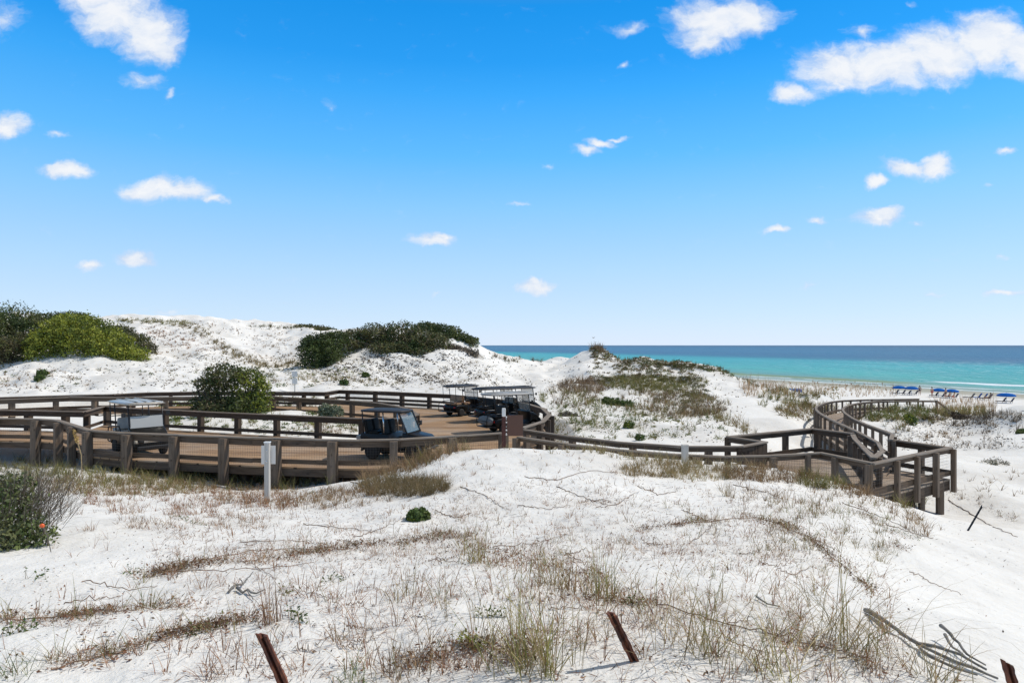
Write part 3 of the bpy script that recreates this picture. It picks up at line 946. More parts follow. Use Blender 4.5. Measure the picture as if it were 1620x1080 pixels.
railing('railing', 'short right side railing of the raised platform', PLAT_R, -1, 0.15, 1.2, (M['post'], M['darkwood'], M['darkcap']), rail_h=0.14, ends=(False, True), hang=0.36)
railing('railing', 'back railing of the raised platform, bent in the middle', PLAT_F, 1, 0.15, 1.3, MD, rail_h=0.14)
railing('railing', 'left railing of the ramp curving down to the beach', RAMP_L, 1, 0.11, 1.5, MN, rail_h=0.09, cap_w=0.12)
railing('railing', 'right railing of the ramp curving down to the beach', RAMP_R, -1, 0.11, 1.5, MN, rail_h=0.09, cap_w=0.12)
railing('railing', 'low pointed railing turning at the top of the ramp inside the platform', DIVIDER, 1, 0.13, 1.3, MN, rail_h=0.12, cap_w=0.15, ends=(False, True))
hand = [at(1480, 633, 53) + Vector((0.1, 0, 0)), at(1507, 652, 54.6)]
railing('railing', 'short sloping stair railing at the beach end of the ramp', hand, -1, 0.12, 1.6, MN, rail_h=0.1, cap_w=0.13, ends=(False, True))

bw = empty('boardwalk', Vector((0, 22, DECK)), 0, 'tan timber cart lot and walkway deck winding through the dunes to the beach', 'boardwalk')
flat_deck('decking', LOT_POLY, DECK, M['deck'], bw, 0.0)
flat_deck('platform_deck', WALK_POLY, DECK - 0.004, M['deck2'], bw, math.radians(-12))
# joining piece between lot and walkway
flat_deck('decking', [NEAR_B[-1], WALK_N[0], WALK_F[0], END[0]], DECK - 0.008, M['deck'], bw, 0.3)
# ramp boards laid across the way
mb = MB(); nR = 60
Ls = [RAMP_L[0]] ; acc = 0
def sample(poly, t):
    L = polylen(poly) * t; a0 = 0
    for a, b in zip(poly[:-1], poly[1:]):
        l = (b - a).length
        if a0 + l >= L - 1e-9: return a.lerp(b, (L - a0) / max(l, 1e-9))
        a0 += l
    return poly[-1].copy()
prev = None; vv = 0
for i in range(nR + 1):
    t = i / nR
    a = sample(RAMP_L, t); b = sample(RAMP_R, t)
    z = Vector((0, 0, 0.9 if t > 0.02 else 0.9))
    a = a - z; b = b - z
    if prev:
        vv2 = vv + ((a + b) / 2 - (prev[0] + prev[1]) / 2).length
        k = len(mb.v)
        mb.v += [tuple(prev[0]), tuple(prev[1]), tuple(b), tuple(a)]
        mb.f.append((k, k + 1, k + 2, k + 3)); mb.uv.append(((0, vv), (1.5, vv), (1.5, vv2), (0, vv2)))
        vv = vv2
    prev = (a, b)
o = mb.build('ramp_deck', M['deck2'], bw, True)
sol = o.modifiers.new('thick', 'SOLIDIFY'); sol.thickness = 0.05; sol.offset = -1 if o.data.polygons[0].normal.z > 0 else 1
# rim boards under the deck edges
mb = MB()
for s, lat in ((NEAR_A, 0.026), (NEAR_B, 0.026), (INNEAR, 0.026), (ISLE, -0.026), (FAR, 0.026)):
    mb.sweep([p - Vector((0, 0, 0.9)) for p in s], 0.045, 0.22, -0.17, lat)
mb.build('rim_board', M['rail'], bw, True)
mb = MB()
for s, lat in ((PLAT_N, 0.026), (PLAT_R, 0.026), (PLAT_F, -0.026), (WALK_N, 0.026)):
    mb.sweep([p - Vector((0, 0, 0.9)) for p in s], 0.045, 0.26, -0.19, lat)
for s in (RAMP_L, RAMP_R):
    mb.sweep([p - Vector((0, 0, 0.9)) for p in s], 0.045, 0.2, -0.16, 0.0)
mb.build('rim_board', M['darkwood'], bw, True)
# lower stringer and inner footings seen under the near edge of the lot
mb = MB(); mb.sweep([p - Vector((0, 0, 0.9)) + Vector((0, 0.7, 0)) for p in NEAR_B], 0.06, 0.2, -0.34); mb.build('joist', M['darkwood'], bw, True)
for p, a in spaced(NEAR_B, 1.85, 0.6):
    mb = MB(); mb.post(p.x, p.y + 0.72, 4.6, 5.5, 0.2, a); mb.build('footing', M['darkwood'], bw, True)
for px, d, w in ((1487, 19.3, 0.105), (1458, 19.0, 0.085)):
    mb = MB(); x = (px - 810) / F * d; z = float(gz(x, d))
    mb.tube([(x, d, z - 0.5), (x, d, DECK - 0.05)], w, 12); mb.build('piling', M['post'], bw, True)
for px, d in ((1425, 18.6), (1440, 19.6), (1405, 19.4)):
    mb = MB(); x = (px - 810) / F * d; z = float(gz(x, d))
    mb.post(x, d, z - 0.5, DECK - 0.06, 0.2, 0.2); mb.build('piling', M['darkwood'], bw, True)
# solid timber panel where the walkway meets the platform
mb = MB(); a, b = R_(1163, 705), R_(1211, 698)
n_ = Vector((b.y - a.y, a.x - b.x, 0)).normalized() * 0.06
for k in range(6):
    p = a.lerp(b, k / 6.0) + n_; q = a.lerp(b, (k + 0.94) / 6.0) + n_
    mb.beam((p + q) / 2 - Vector((0, 0, 1.1)), (p + q) / 2 - Vector((0, 0, 0.06)), 0.03, (q - p).length, up=(q - p).normalized())
mb.build('side_panel', M['darkwood'], bw, True)

# ------------------------------------------------------------------ golf carts (x forward, y left, z up)
def plate(mb, x0, x1, y0, y1, z, camber, thick, n=12, p=4.0):
    """rounded, slightly domed slab"""
    top = []; bot = []
    nx, ny = n, n
    for i in range(nx + 1):
        for j in range(ny + 1):
            u = -1 + 2 * i / nx; v = -1 + 2 * j / ny
            k = (abs(u) ** p + abs(v) ** p) ** (1 / p) if (u or v) else 1
            m = max(abs(u), abs(v))
            s = m / k if k > 0 else 1
            X = (x0 + x1) / 2 + (x1 - x0) / 2 * u * s; Y = (y0 + y1) / 2 + (y1 - y0) / 2 * v * s
            zz = z - camber * (m ** 2.5)
            top.append((X, Y, zz)); bot.append((X, Y, zz - thick * (1.0 if m > 0.9 else 0.6)))
    b = len(mb.v); nn = len(top)
    mb.v += top + bot
    w = ny + 1
    for i in range(nx):
        for j in range(ny):
            a = b + i * w + j
            f = (a, a + w, a + w + 1, a + 1)
            mb.f.append(f); mb.uv.append(((0, 0),) * 4)
            mb.f.append(tuple(q + nn for q in reversed(f))); mb.uv.append(((0, 0),) * 4)
    rim = [b + j for j in range(w)] + [b + i * w + ny for i in range(1, nx + 1)] + [b + nx * w + j for j in range(ny - 1, -1, -1)] + [b + i * w for i in range(nx - 1, 0, -1)]
    for i in range(len(rim)):
        q, r = rim[i], rim[(i + 1) % len(rim)]
        mb.f.append((q, r, r + nn, q + nn)); mb.uv.append(((0, 0),) * 4)


def wheel(root, x, y, r, w, spokes=5):
    mb = MB()
    prof = [(r * 0.60, -w / 2), (r * 0.86, -w / 2), (r * 0.97, -w * 0.36), (r, -w * 0.15), (r, w * 0.15), (r * 0.97, w * 0.36), (r * 0.86, w / 2), (r * 0.60, w / 2)]
    mb.lathe(prof, (x, y, r), 24, 'y')
    t = mb.build('wheel', M['rubber'], root, smooth=True)
    mb = MB(); sd = 1 if y > 0 else -1
    mb.lathe([(r * 0.60, -w * 0.3), (r * 0.62, w * 0.30), (r * 0.5, w * 0.42), (r * 0.48, w * 0.2), (r * 0.1, w * 0.2)] if sd < 0 else
             [(r * 0.60, w * 0.3), (r * 0.62, -w * 0.30), (r * 0.5, -w * 0.42), (r * 0.48, -w * 0.2), (r * 0.1, -w * 0.2)], (x, y, r), 20, 'y')
    yy = y + sd * w * 0.33
    for k in range(spokes):
        q = 2 * PI * k / spokes + 0.3
        mb.beam((x, yy, r), (x + math.cos(q) * r * 0.55, yy, r + math.sin(q) * r * 0.55), 0.03, r * 0.17, up=(0, 1, 0))
    mb.lathe([(r * 0.15, -0.02), (r * 0.15, 0.02), (0.005, 0.03)] if sd < 0 else [(r * 0.15, 0.02), (r * 0.15, -0.02), (0.005, -0.03)], (x, yy, r), 12, 'y')
    mb.build('rim', M['rim'], t)


def cushion(mb, x0, x1, y0, y1, z0, z1, tilt=0.0):
    """padded block, rounded by a bevel later"""
    mb.quad_ring([[(x0, y0, z0), (x1, y0, z0), (x1, y1, z0), (x0, y1, z0)],
                  [(x0 + tilt, y0, z1), (x1 + tilt, y0, z1), (x1 + tilt, y1, z1), (x0 + tilt, y1, z1)]])


def golf_cart(loc, head, label, paint, roof, seatm, scale=1.0, rear='seat', front_panel=False, long_roof=1.0, bag=False, skirt=None):
    root = empty('golf_cart', loc, math.atan2(head[1], head[0]), label, 'golf cart', 'golf carts parked on the boardwalk', scale)
    P = lambda n, mb, m, bv=0.0, sm=False: mb.build(n, m, root, bevel=bv, smooth=sm)
    mb = MB(); mb.box(-1.15, 1.12, -0.40, 0.40, 0.22, 0.36)
    mb.box(-0.30, 0.75, -0.56, 0.56, 0.33, 0.385)
    P('chassis', mb, M['black'], 0.02)
    # front cowl with wheel arches cut into its side outline
    mb = MB()
    arch = [(0.80 + 0.29 * math.cos(q), 0.26 + 0.29 * math.sin(q)) for q in np.linspace(PI * 0.97, PI * 0.03, 9)]
    prof = [(0.46, 0.38)] + arch + [(1.16, 0.28), (1.26, 0.36), (1.27, 0.50), (1.18, 0.63), (0.98, 0.80), (0.78, 0.93), (0.62, 0.99), (0.54, 0.97), (0.60, 0.80), (0.60, 0.50)]
    mb.prism(prof, -0.58, 0.58); P('front_cowl', mb, paint, 0.035, True)
    mb = MB(); mb.box(1.235, 1.30, -0.52, 0.52, 0.27, 0.40); P('bumper', mb, M['black'], 0.03)
    if front_panel:
        mb = MB(); mb.prism([(1.15, 0.50), (1.285, 0.50), (1.285, 0.57), (1.205, 0.63), (1.15, 0.63)], -0.592, 0.592); P('cowl_trim', mb, M['roofpale'], 0.02)
    for s in (-1, 1):
        mb = MB(); mb.lathe([(0.005, 0.07), (0.075, 0.055), (0.085, -0.02)] if not front_panel else [(0.005, 0.07), (0.10, 0.06), (0.11, -0.02)], (1.235 if front_panel else 1.19, s * 0.40, 0.57), 14, 'x'); P('headlight', mb, M['black'] if front_panel else M['lamp'], 0, True)
    # rear body with arch
    mb = MB()
    arch = [(-0.80 + 0.29 * math.cos(q), 0.26 + 0.29 * math.sin(q)) for q in np.linspace(PI * 0.03, PI * 0.97, 9)]
    prof = [(-0.02, 0.36), (0.02, 0.52), (-0.04, 0.66), (-1.10, 0.70), (-1.26, 0.66), (-1.30, 0.50), (-1.22, 0.34)] + list(reversed(arch))
    prof = [(0.0, 0.38), (0.03, 0.52), (-0.03, 0.66), (-1.10, 0.70), (-1.26, 0.66), (-1.30, 0.48), (-1.20, 0.32)] + [(-0.80 + 0.29 * math.cos(q), 0.26 + 0.29 * math.sin(q)) for q in np.linspace(PI * 0.97, PI * 0.03, 9)]
    mb.prism(prof, -0.58, 0.58); P('rear_body', mb, skirt or paint, 0.035, True)
    for s in (-1, 1):
        mb = MB(); mb.box(-1.318, -1.285, s * 0.44 - 0.07, s * 0.44 + 0.07, 0.52, 0.60); P('tail_light', mb, M['redlamp'], 0.01)
    # seats
    for nm, x0, x1, z0, z1, t in (('seat', -0.52, 0.02, 0.68, 0.82, 0), ('backrest', -0.62, -0.50, 0.84, 1.24, -0.08)):
        for s in (-1, 1):
            mb = MB(); cushion(mb, x0, x1, s * 0.28 - 0.255, s * 0.28 + 0.255, z0, z1, t); P(nm, mb, seatm, 0.05)
    if rear == 'seat':
        mb = MB(); cushion(mb, -1.22, -0.74, -0.52, 0.52, 0.70, 0.84); P('rear_seat', mb, seatm, 0.05)
        mb = MB(); cushion(mb, -0.76, -0.65, -0.52, 0.52, 0.86, 1.26, 0.05); P('rear_backrest', mb, seatm, 0.05)
        mb = MB(); mb.box(-1.72, -1.26, -0.50, 0.50, 0.30, 0.345); P('footrest', mb, M['black'], 0.015)
        mb = MB()
        for s in (-1, 1):
            mb.tube([(-1.70, s * 0.5, 0.34), (-1.72, s * 0.5, 0.62), (-1.66, s * 0.5, 0.86), (-1.25, s * 0.54, 0.92), (-0.72, s * 0.54, 0.95)], 0.02, 8)
            mb.tube([(-1.25, s * 0.54, 0.92), (-1.24, s * 0.54, 0.70)], 0.016, 8)
        mb.tube([(-1.72, -0.5, 0.60), (-1.72, 0.5, 0.60)], 0.018, 8)
        P('grab_rail', mb, M['steel'], 0, True)
    else:
        mb = MB(); mb.box(-1.55, -0.72, -0.55, 0.55, 0.70, 0.74)
        for y in (-0.55, 0.55): mb.box(-1.55, -0.72, y - 0.015, y + 0.015, 0.74, 0.98)
        mb.box(-1.56, -1.53, -0.55, 0.55, 0.74, 0.95); P('cargo_tray', mb, M['black'], 0.015)
    # curved side hoops beside the seats
    for s in (-1, 1):
        mb = MB(); mb.tube([(-0.10, s * 0.585, 0.66), (-0.12, s * 0.6, 0.86), (-0.24, s * 0.6, 0.98), (-0.44, s * 0.6, 0.99), (-0.60, s * 0.58, 0.95)], 0.024, 8); P('arm_rest', mb, M['black'], 0, True)
    # roof and its posts
    rx0 = -0.75 - 0.85 * long_roof
    mb = MB(); plate(mb, rx0, 0.86, -0.66, 0.66, 1.90, 0.06, 0.06); P('roof', mb, roof, 0, True)
    mb = MB()
    for k in (-0.3, 0.0, 0.3):
        mb.beam((rx0 + 0.2, k, 1.892), (0.66, k, 1.892), 0.05, 0.025)
    mb.box(rx0 + 0.12, 0.74, -0.60, 0.60, 1.800, 1.822)
    P('roof_rib', mb, roof, 0.008)
    for s in (-1, 1):
        mb = MB(); mb.tube([(0.66, s * 0.55, 0.95), (0.60, s * 0.56, 1.2), (0.50, s * 0.56, 1.83)], 0.022, 8); P('roof_post', mb, M['steel'], 0, True)
        mb = MB(); mb.tube([(-0.66, s * 0.56, 0.68), (-0.70, s * 0.57, 1.2), (-0.80, s * 0.57, 1.83)], 0.022, 8); P('roof_post', mb, M['steel'], 0, True)
        if long_roof > 0.8:
            mb = MB(); mb.tube([(-1.24, s * 0.54, 0.92), (-1.30, s * 0.55, 1.4), (-1.32, s * 0.56, 1.83)], 0.016, 8); P('roof_post', mb, M['steel'], 0, True)
    # windscreen in two leaves
    mb = MB(); mb.beam((0.665, 0, 0.97), (0.60, 0, 1.36), 1.06, 0.008, up=(1, 0, 0.15)); P('windscreen', mb, M['acryl'] if front_panel else M['glass'])
    mb = MB()
    if front_panel:
        mb.beam((0.70, 0, 0.98), (0.64, 0, 1.38), 1.10, 0.008, up=(1, 0, 0.15))
        P('folded_windscreen', mb, M['acryl'])
        mb = MB()
        for yy in (-0.55, 0.55): mb.beam((0.69, yy, 0.97), (0.63, yy, 1.40), 0.03, 0.03)
        mb.beam((0.63, -0.55, 1.40), (0.63, 0.55, 1.40), 0.025, 0.025)
    else:
        mb.beam((0.595, 0, 1.375), (0.515, 0, 1.80), 1.06, 0.008, up=(1, 0, 0.15))
        P('upper_windscreen', mb, M['glass'])
        mb = MB(); mb.beam((0.60, -0.55, 1.368), (0.60, 0.55, 1.368), 0.025, 0.03)
    P('windscreen_frame', mb, M['steel'])
    mb = MB(); c = Vector((0.30, 0.27, 1.02))
    ring = [c + Vector((-0.10 * math.sin(q), 0.17 * math.cos(q), 0.14 * math.sin(q))) for q in np.linspace(0, 2 * PI, 17)]
    mb.tube(ring, 0.016, 6); mb.tube([c, (0.52, 0.27, 0.78)], 0.02, 6)
    mb.tube([ring[0], c, ring[8]], 0.012, 6); P('steering_wheel', mb, M['black'], 0, True)
    for s in (-1, 1):
        mb = MB(); mb.tube([(0.56, s * 0.57, 1.42), (0.62, s * 0.70, 1.45)], 0.01, 6)
        mb.box(0.60, 0.63, s * 0.74 - 0.07, s * 0.74 + 0.07, 1.38, 1.52); P('mirror', mb, M['black'], 0.01)
    for x in (0.80, -0.80):
        for y in (0.50, -0.50): wheel(root, x, y, 0.24, 0.19)
    if bag:
        mb = MB(); mb.lathe([(0.01, -0.52), (0.17, -0.46), (0.22, -0.25), (0.23, 0.2), (0.2, 0.42), (0.01, 0.5)], (-1.50, 0, 0.60), 16, 'y'); P('rear_bag', mb, M['greycan'], 0, True)
    return root


def jeep_cart(loc, head, scale=1.0):
    root = empty('golf_cart', loc, math.atan2(head[1], head[0]), 'dark navy jeep style golf cart with slanted windscreen and spoked wheel behind the near railing', 'golf cart', 'golf carts parked on the boardwalk', scale)
    P = lambda n, mb, m, bv=0.0, sm=False: mb.build(n, m, root, bevel=bv, smooth=sm)
    mb = MB(); mb.box(-1.2, 1.2, -0.42, 0.42, 0.28, 0.42); P('chassis', mb, M['black'], 0.02)
    mb = MB()
    arch = [(-0.82 + 0.36 * math.cos(q), 0.30 + 0.36 * math.sin(q)) for q in np.linspace(PI * 0.98, PI * 0.02, 11)]
    mb.prism([(-1.25, 0.38)] + arch + [(0.10, 0.34), (0.42, 0.36), (0.40, 0.62), (0.02, 0.64), (-0.10, 0.98), (-1.28, 1.0), (-1.32, 0.85)], -0.62, 0.62); P('rear_body', mb, M['navy'], 0.03, True)
    mb = MB()
    arch = [(0.86 + 0.36 * math.cos(q), 0.30 + 0.36 * math.sin(q)) for q in np.linspace(PI * 0.98, PI * 0.02, 11)]
    mb.prism([(0.42, 0.36)] + arch + [(1.28, 0.36), (1.34, 0.50), (1.34, 0.84), (1.22, 0.93), (0.70, 1.02), (0.42, 1.05)], -0.50, 0.50); P('hood', mb, M['navy'], 0.04, True)
    for x in (0.86, -0.82):
        for s in (-1, 1):
            mb = MB()
            pts = [(x + 0.40 * math.cos(q), s * 0.60, 0.31 + 0.40 * math.sin(q)) for q in np.linspace(PI * 1.0, 0.0, 11)]
            mb.quad_ring([[(p[0], p[1] - 0.1, p[2]), (p[0], p[1] + 0.1, p[2]), (p[0] * 1 + (p[0] - x) * 0.06, p[1] + 0.1, p[2] + 0.025), (p[0] + (p[0] - x) * 0.06, p[1] - 0.1, p[2] + 0.025)] for p in pts])
            P('fender', mb, M['black'])
    for x in (0.86, -0.82):
        for y in (0.53, -0.53): wheel(root, x, y, 0.31, 0.22, 8)
    mb = MB()
    for k in range(7): mb.box(1.335, 1.352, -0.24 + k * 0.07, -0.20 + k * 0.07, 0.56, 0.80)
    P('grille', mb, M['black'])
    for s in (-1, 1):
        mb = MB(); mb.lathe([(0.09, -0.02), (0.09, 0.02), (0.01, 0.05)], (1.345, s * 0.37, 0.72), 14, 'x'); P('headlight', mb, M['lamp'], 0, True)
    mb = MB(); mb.tube([(1.42, -0.55, 0.46), (1.45, 0, 0.46), (1.42, 0.55, 0.46)], 0.05, 8); P('bumper', mb, M['black'], 0, True)
    # windscreen leaning back
    mb = MB(); mb.beam((0.66, 0, 1.03), (0.30, 0, 1.80), 1.08, 0.01, up=(1, 0, 0.45)); P('windscreen', mb, M['glass'])
    mb = MB()
    for s in (-1, 1): mb.beam((0.68, s * 0.56, 1.0), (0.30, s * 0.56, 1.83), 0.06, 0.05)
    mb.beam((0.68, -0.56, 1.04), (0.68, 0.56, 1.04), 0.05, 0.05); mb.beam((0.31, -0.56, 1.79), (0.31, 0.56, 1.79), 0.05, 0.05)
    P('windscreen_frame', mb, M['navy'])
    mb = MB(); plate(mb, -1.45, 0.48, -0.64, 0.64, 1.91, 0.05, 0.06); P('roof', mb, M['roofdark'], 0, True)
    for s in (-1, 1):
        mb = MB(); mb.tube([(-0.30, s * 0.57, 0.95), (-0.36, s * 0.57, 1.84)], 0.028, 8); P('roof_post', mb, M['chrome'], 0, True)
        mb = MB(); mb.tube([(-1.20, s * 0.56, 0.98), (-1.26, s * 0.56, 1.84)], 0.024, 8); P('roof_post', mb, M['steel'], 0, True)
    for xo in (0.0, -0.72):
        for s in (-1, 1):
            mb = MB(); cushion(mb, -0.34 + xo, 0.12 + xo, s * 0.28 - 0.24, s * 0.28 + 0.24, 0.66 + (0.28 if xo else 0), 0.82 + (0.25 if xo else 0)); P('seat', mb, M['blackseat'], 0.05)
            mb = MB(); cushion(mb, -0.42 + xo, -0.28 + xo, s * 0.28 - 0.24, s * 0.28 + 0.24, 0.84, 1.48, -0.13); P('backrest', mb, M['blackseat'], 0.06)
    mb = MB(); c = Vector((0.30, 0.28, 1.10))
    ring = [c + Vector((-0.10 * math.sin(q), 0.17 * math.cos(q), 0.14 * math.sin(q))) for q in np.linspace(0, 2 * PI, 17)]
    mb.tube(ring, 0.016, 6); mb.tube([c, (0.5, 0.28, 0.9)], 0.02, 6); mb.tube([ring[0], c, ring[8]], 0.012, 6); P('steering_wheel', mb, M['black'], 0, True)
    mb = MB(); mb.box(-1.62, -1.33, -0.40, 0.40, 0.42, 0.86); P('rear_box', mb, M['roofgrey'], 0.03)
    for s in (-1, 1):
        mb = MB(); mb.tube([(0.56, s * 0.58, 1.28), (0.60, s * 0.70, 1.30)], 0.012, 6); mb.box(0.58, 0.62, s * 0.76 - 0.08, s * 0.76 + 0.08, 1.22, 1.40); P('mirror', mb, M['black'], 0.015)
    return root


def on_deck(px, py):
    return at_z(px, py, DECK)


golf_cart(on_deck(221, 716), (0.74, -0.67), 'golf cart with grey ribbed roof and hazy folded windscreen at the left, facing the railing', M['blackpaint'], M['roofpale'], M['cream'], 0.98, front_panel=True)
jeep_cart(on_deck(630, 724), (0.95, -0.31), 0.87)
golf_cart(on_deck(735, 656), (0.66, 0.75), 'black golf cart with tan seats seen from behind, standing alone mid lot', M['blackpaint'], M['roofdark'], M['tan'], 0.88, long_roof=0.9)
golf_cart(on_deck(789, 665), (0.80, 0.60), 'black golf cart with dark flat roof, leftmost of the three beside the brown sign', M['blackpaint'], M['roofdark'], M['blackseat'], 0.9)
golf_cart(on_deck(823, 661), (0.80, 0.60), 'black golf cart half hidden behind the grey roofed one by the rounded railing', M['blackpaint'], M['roofdark'], M['tan'], 0.88)
golf_cart(on_deck(812, 682), (0.86, 0.50), 'golf cart with grey roof and grey bag on its back, nearest behind the brown sign', M['blackpaint'], M['roofgrey'], M['blackseat'], 0.92, bag=True)

# ------------------------------------------------------------------ signs, posts, stakes
def stand(px, py, **k):
    p = pick1(px, py, **k)
    return p


p = at(423, 792, 14.4); p.z = float(gz(p.x, p.y))
t = empty('sign', p, 0, 'white rectangular sign seen from behind on a pale post in front of the near railing', 'sign')
zt = CZ - (700 - HY) / F * p.y
mb = MB(); mb.post(p.x, p.y, p.z - 0.4, zt, 0.105, 0.04); mb.build('sign_post', M['palepost'], t, True)
mb = MB(); mb.post(p.x, p.y, zt, zt + 0.02, 0.125, 0.04); mb.build('post_cap', M['whitepaint'], t, True)
mb = MB(); mb.box(p.x - 0.15, p.x + 0.15, p.y + 0.055, p.y + 0.062, zt - 0.46, zt - 0.07); mb.build('sign_panel', M['signback'], t, True)
mb = MB()
for dz in (0.15, 0.38): mb.lathe([(0.014, 0.0), (0.014, 0.012), (0.004, 0.016)], (p.x, p.y - 0.053, zt - dz), 8, 'y')
mb.build('bolt', M['chrome'], t, True)

p = at(797, 704, 19.0)
t = empty('sign', Vector((p.x, p.y, float(gz(p.x, p.y)))), 0, 'blank brown square sign on a red brown channel post beside the carts', 'sign')
zt = CZ - (645 - HY) / F * p.y
for s in (-1, 1):
    pass
mb = MB()
x, y, zb = p.x, p.y, float(gz(p.x, p.y)) - 0.4
mb.box(x - 0.055, x + 0.055, y - 0.004, y + 0.004, zb, zt - 0.24); mb.box(x - 0.055, x - 0.047, y - 0.045, y - 0.004, zb, zt - 0.24); mb.box(x + 0.047, x + 0.055, y - 0.045, y - 0.004, zb, zt - 0.24)
mb.build('sign_post', M['redpost'], t, True)
mb = MB(); mb.box(x - 0.052, x + 0.052, y - 0.050, y + 0.010, zt - 0.24, zt); mb.build('post_cap', M['signback'], t, True, bevel=0.02)
mb = MB(); mb.box(x + 0.085, x + 0.535, y - 0.012, y - 0.006, zt - 0.78, zt - 0.20); mb.build('sign_panel', M['brownsign'], t, True)
mb = MB()
for dz in (0.25, 0.40, 0.62, 0.74): mb.box(x + 0.05, x + 0.095, y - 0.014, y - 0.004, zt - dz - 0.02, zt - dz + 0.02)
for dz in (0.28, 0.32, 0.52, 0.6, 0.7): mb.lathe([(0.012, 0), (0.012, 0.01)], (x + 0.07, y - 0.016, zt - dz), 8, 'y')
mb.build('bracket', M['chrome'], t, True)

p = at(1083.5, 735, 17.9); zt = CZ - (703 - HY) / F * p.y
t = empty('marker_post', Vector((p.x, p.y, float(gz(p.x, p.y)))), 0, 'short pale grey post standing by the sunken walkway railing', 'post')
mb = MB(); mb.post(p.x, p.y, float(gz(p.x, p.y)) - 0.3, zt - 0.015, 0.15, 0.1); mb.build('shaft', M['palepost'], t, True)
mb = MB(); mb.post(p.x, p.y, zt - 0.015, zt, 0.17, 0.1); mb.build('cap', M['palepost'], t, True)

p = pick1(466.5, 619, dmin=44)
t = empty('sign', p, 0, 'small whitish double sign on the sand at the foot of the far dune', 'sign')
k = p.y / F
mb = MB(); mb.post(p.x, p.y, p.z - 0.2, p.z + 32 * k, 0.07, 0); mb.build('sign_post', M['palepost'], t, True)
mb = MB(); mb.box(p.x - 4.5 * k, p.x + 4.5 * k, p.y - 0.05, p.y - 0.038, p.z + 23 * k, p.z + 32 * k); mb.build('sign_panel', M['signback'], t, True)
mb = MB(); mb.box(p.x - 4.0 * k, p.x + 4.0 * k, p.y - 0.05, p.y - 0.038, p.z + 12 * k, p.z + 21 * k); mb.build('sign_panel', M['signback'], t, True)


def stake(label, top, base, w=0.034, mat='rust', name='stake'):
    """rusted channel iron leaning in the sand"""
    top = Vector(top); base = Vector(base)
    a = (top - base).normalized()
    base = base - a * 0.25
    s = a.cross(Vector((0, 1, 0))).normalized(); q = s.cross(a)
    mb = MB()
    h = w / 2; th_ = w * 0.14
    prof = [(-h, -h * 0.6), (-h * 0.35, -h * 0.6), (-h * 0.35, h * 0.3), (h * 0.35, h * 0.3), (h * 0.35, -h * 0.6), (h, -h * 0.6), (h, -h * 0.6 + th_ * 2), (h * 0.62, -h * 0.6 + th_ * 2), (h * 0.62, h * 0.75), (-h * 0.62, h * 0.75), (-h * 0.62, -h * 0.6 + th_ * 2), (-h, -h * 0.6 + th_ * 2)]
    rings = []
    n = 26
    L = (top - base).length
    for i in range(n + 1):
        c = base + a * (L * i / n)
        jag = 1 + random.uniform(-0.10, 0.08)
        end = Vector((0, 0, 0))
        rings.append([c + s * x * jag + q * y * jag + (a * (0.02 * (x / h) if i == n else 0)) for x, y in prof])
    mb.quad_ring(rings)
    o = mb.build(name, M[mat])
    tag(o, label, 'stake')
    # origin at the base
    me = o.data
    me.transform(Matrix.Translation(-base)); o.location = base
    return o


b = at(1004, 1066, 3.5); b.z = float(gz(b.x, b.y))
stake('rusty iron stake leaning left in the sand at bottom centre', at(967, 970, 3.42), b, 0.042)
stake('rusty iron stake leaning left and cut by the bottom edge left of centre', at(415, 1003, 3.18), at(472, 1130, 3.1), 0.044)
stake('short rusty stake at the bottom right corner', at(1591, 1046, 3.55), at(1614, 1125, 3.5), 0.05)
b = pick1(1531, 839)
stake('thin dark rod leaning right on the right sand slope below the platform', at(1553.5, 800, b.y + 0.2), b, 0.036, 'steel', 'rod')

# ------------------------------------------------------------------ beach umbrellas, loungers, people
def beach_umbrella(px, py_top, d, label, r=1.12):
    x = (px - 810) / F * d; z0 = float(gz(x, d)); zt = CZ - (py_top - 2.5 - HY) / F * d
    root = empty('beach_umbrella', Vector((x, d, z0)), random.uniform(0, 1), label, 'umbrella', 'blue beach umbrellas')
    h = zt - z0
    mb = MB(); mb.tube([(0, 0, -0.3), (0, 0, h - 0.02)], 0.03, 8); mb.build('pole', M['whitepaint'], root, smooth=True)
    mb = MB(); rings = []
    for k in range(7):
        u = k / 6
        rr_ = r * math.sin(u * 1.45) / math.sin(1.45)
        rings.append([(rr_ * math.cos(2 * PI * j / 16) * (1 - 0.05 * (j % 2) * u), rr_ * math.sin(2 * PI * j / 16) * (1 - 0.05 * (j % 2) * u), h - 0.50 * (1 - math.cos(u * 1.35))) for j in range(16)])
    rings[0] = [(0.01 * math.cos(2 * PI * j / 16), 0.01 * math.sin(2 * PI * j / 16), h) for j in range(16)]
    rings.append([(p[0] * 0.99, p[1] * 0.99, p[2] - 0.10) for p in rings[-1]])
    mb.quad_ring(rings, cap=False); o = mb.build('canopy', M['blue'], root)
    sm = o.modifiers.new('thick', 'SOLIDIFY'); sm.thickness = 0.015
    mb = MB(); mb.lathe([(0.03, 0), (0.04, 0.04), (0.01, 0.1)], (0, 0, h), 8); mb.build('finial', M['whitepaint'], root)
    return root


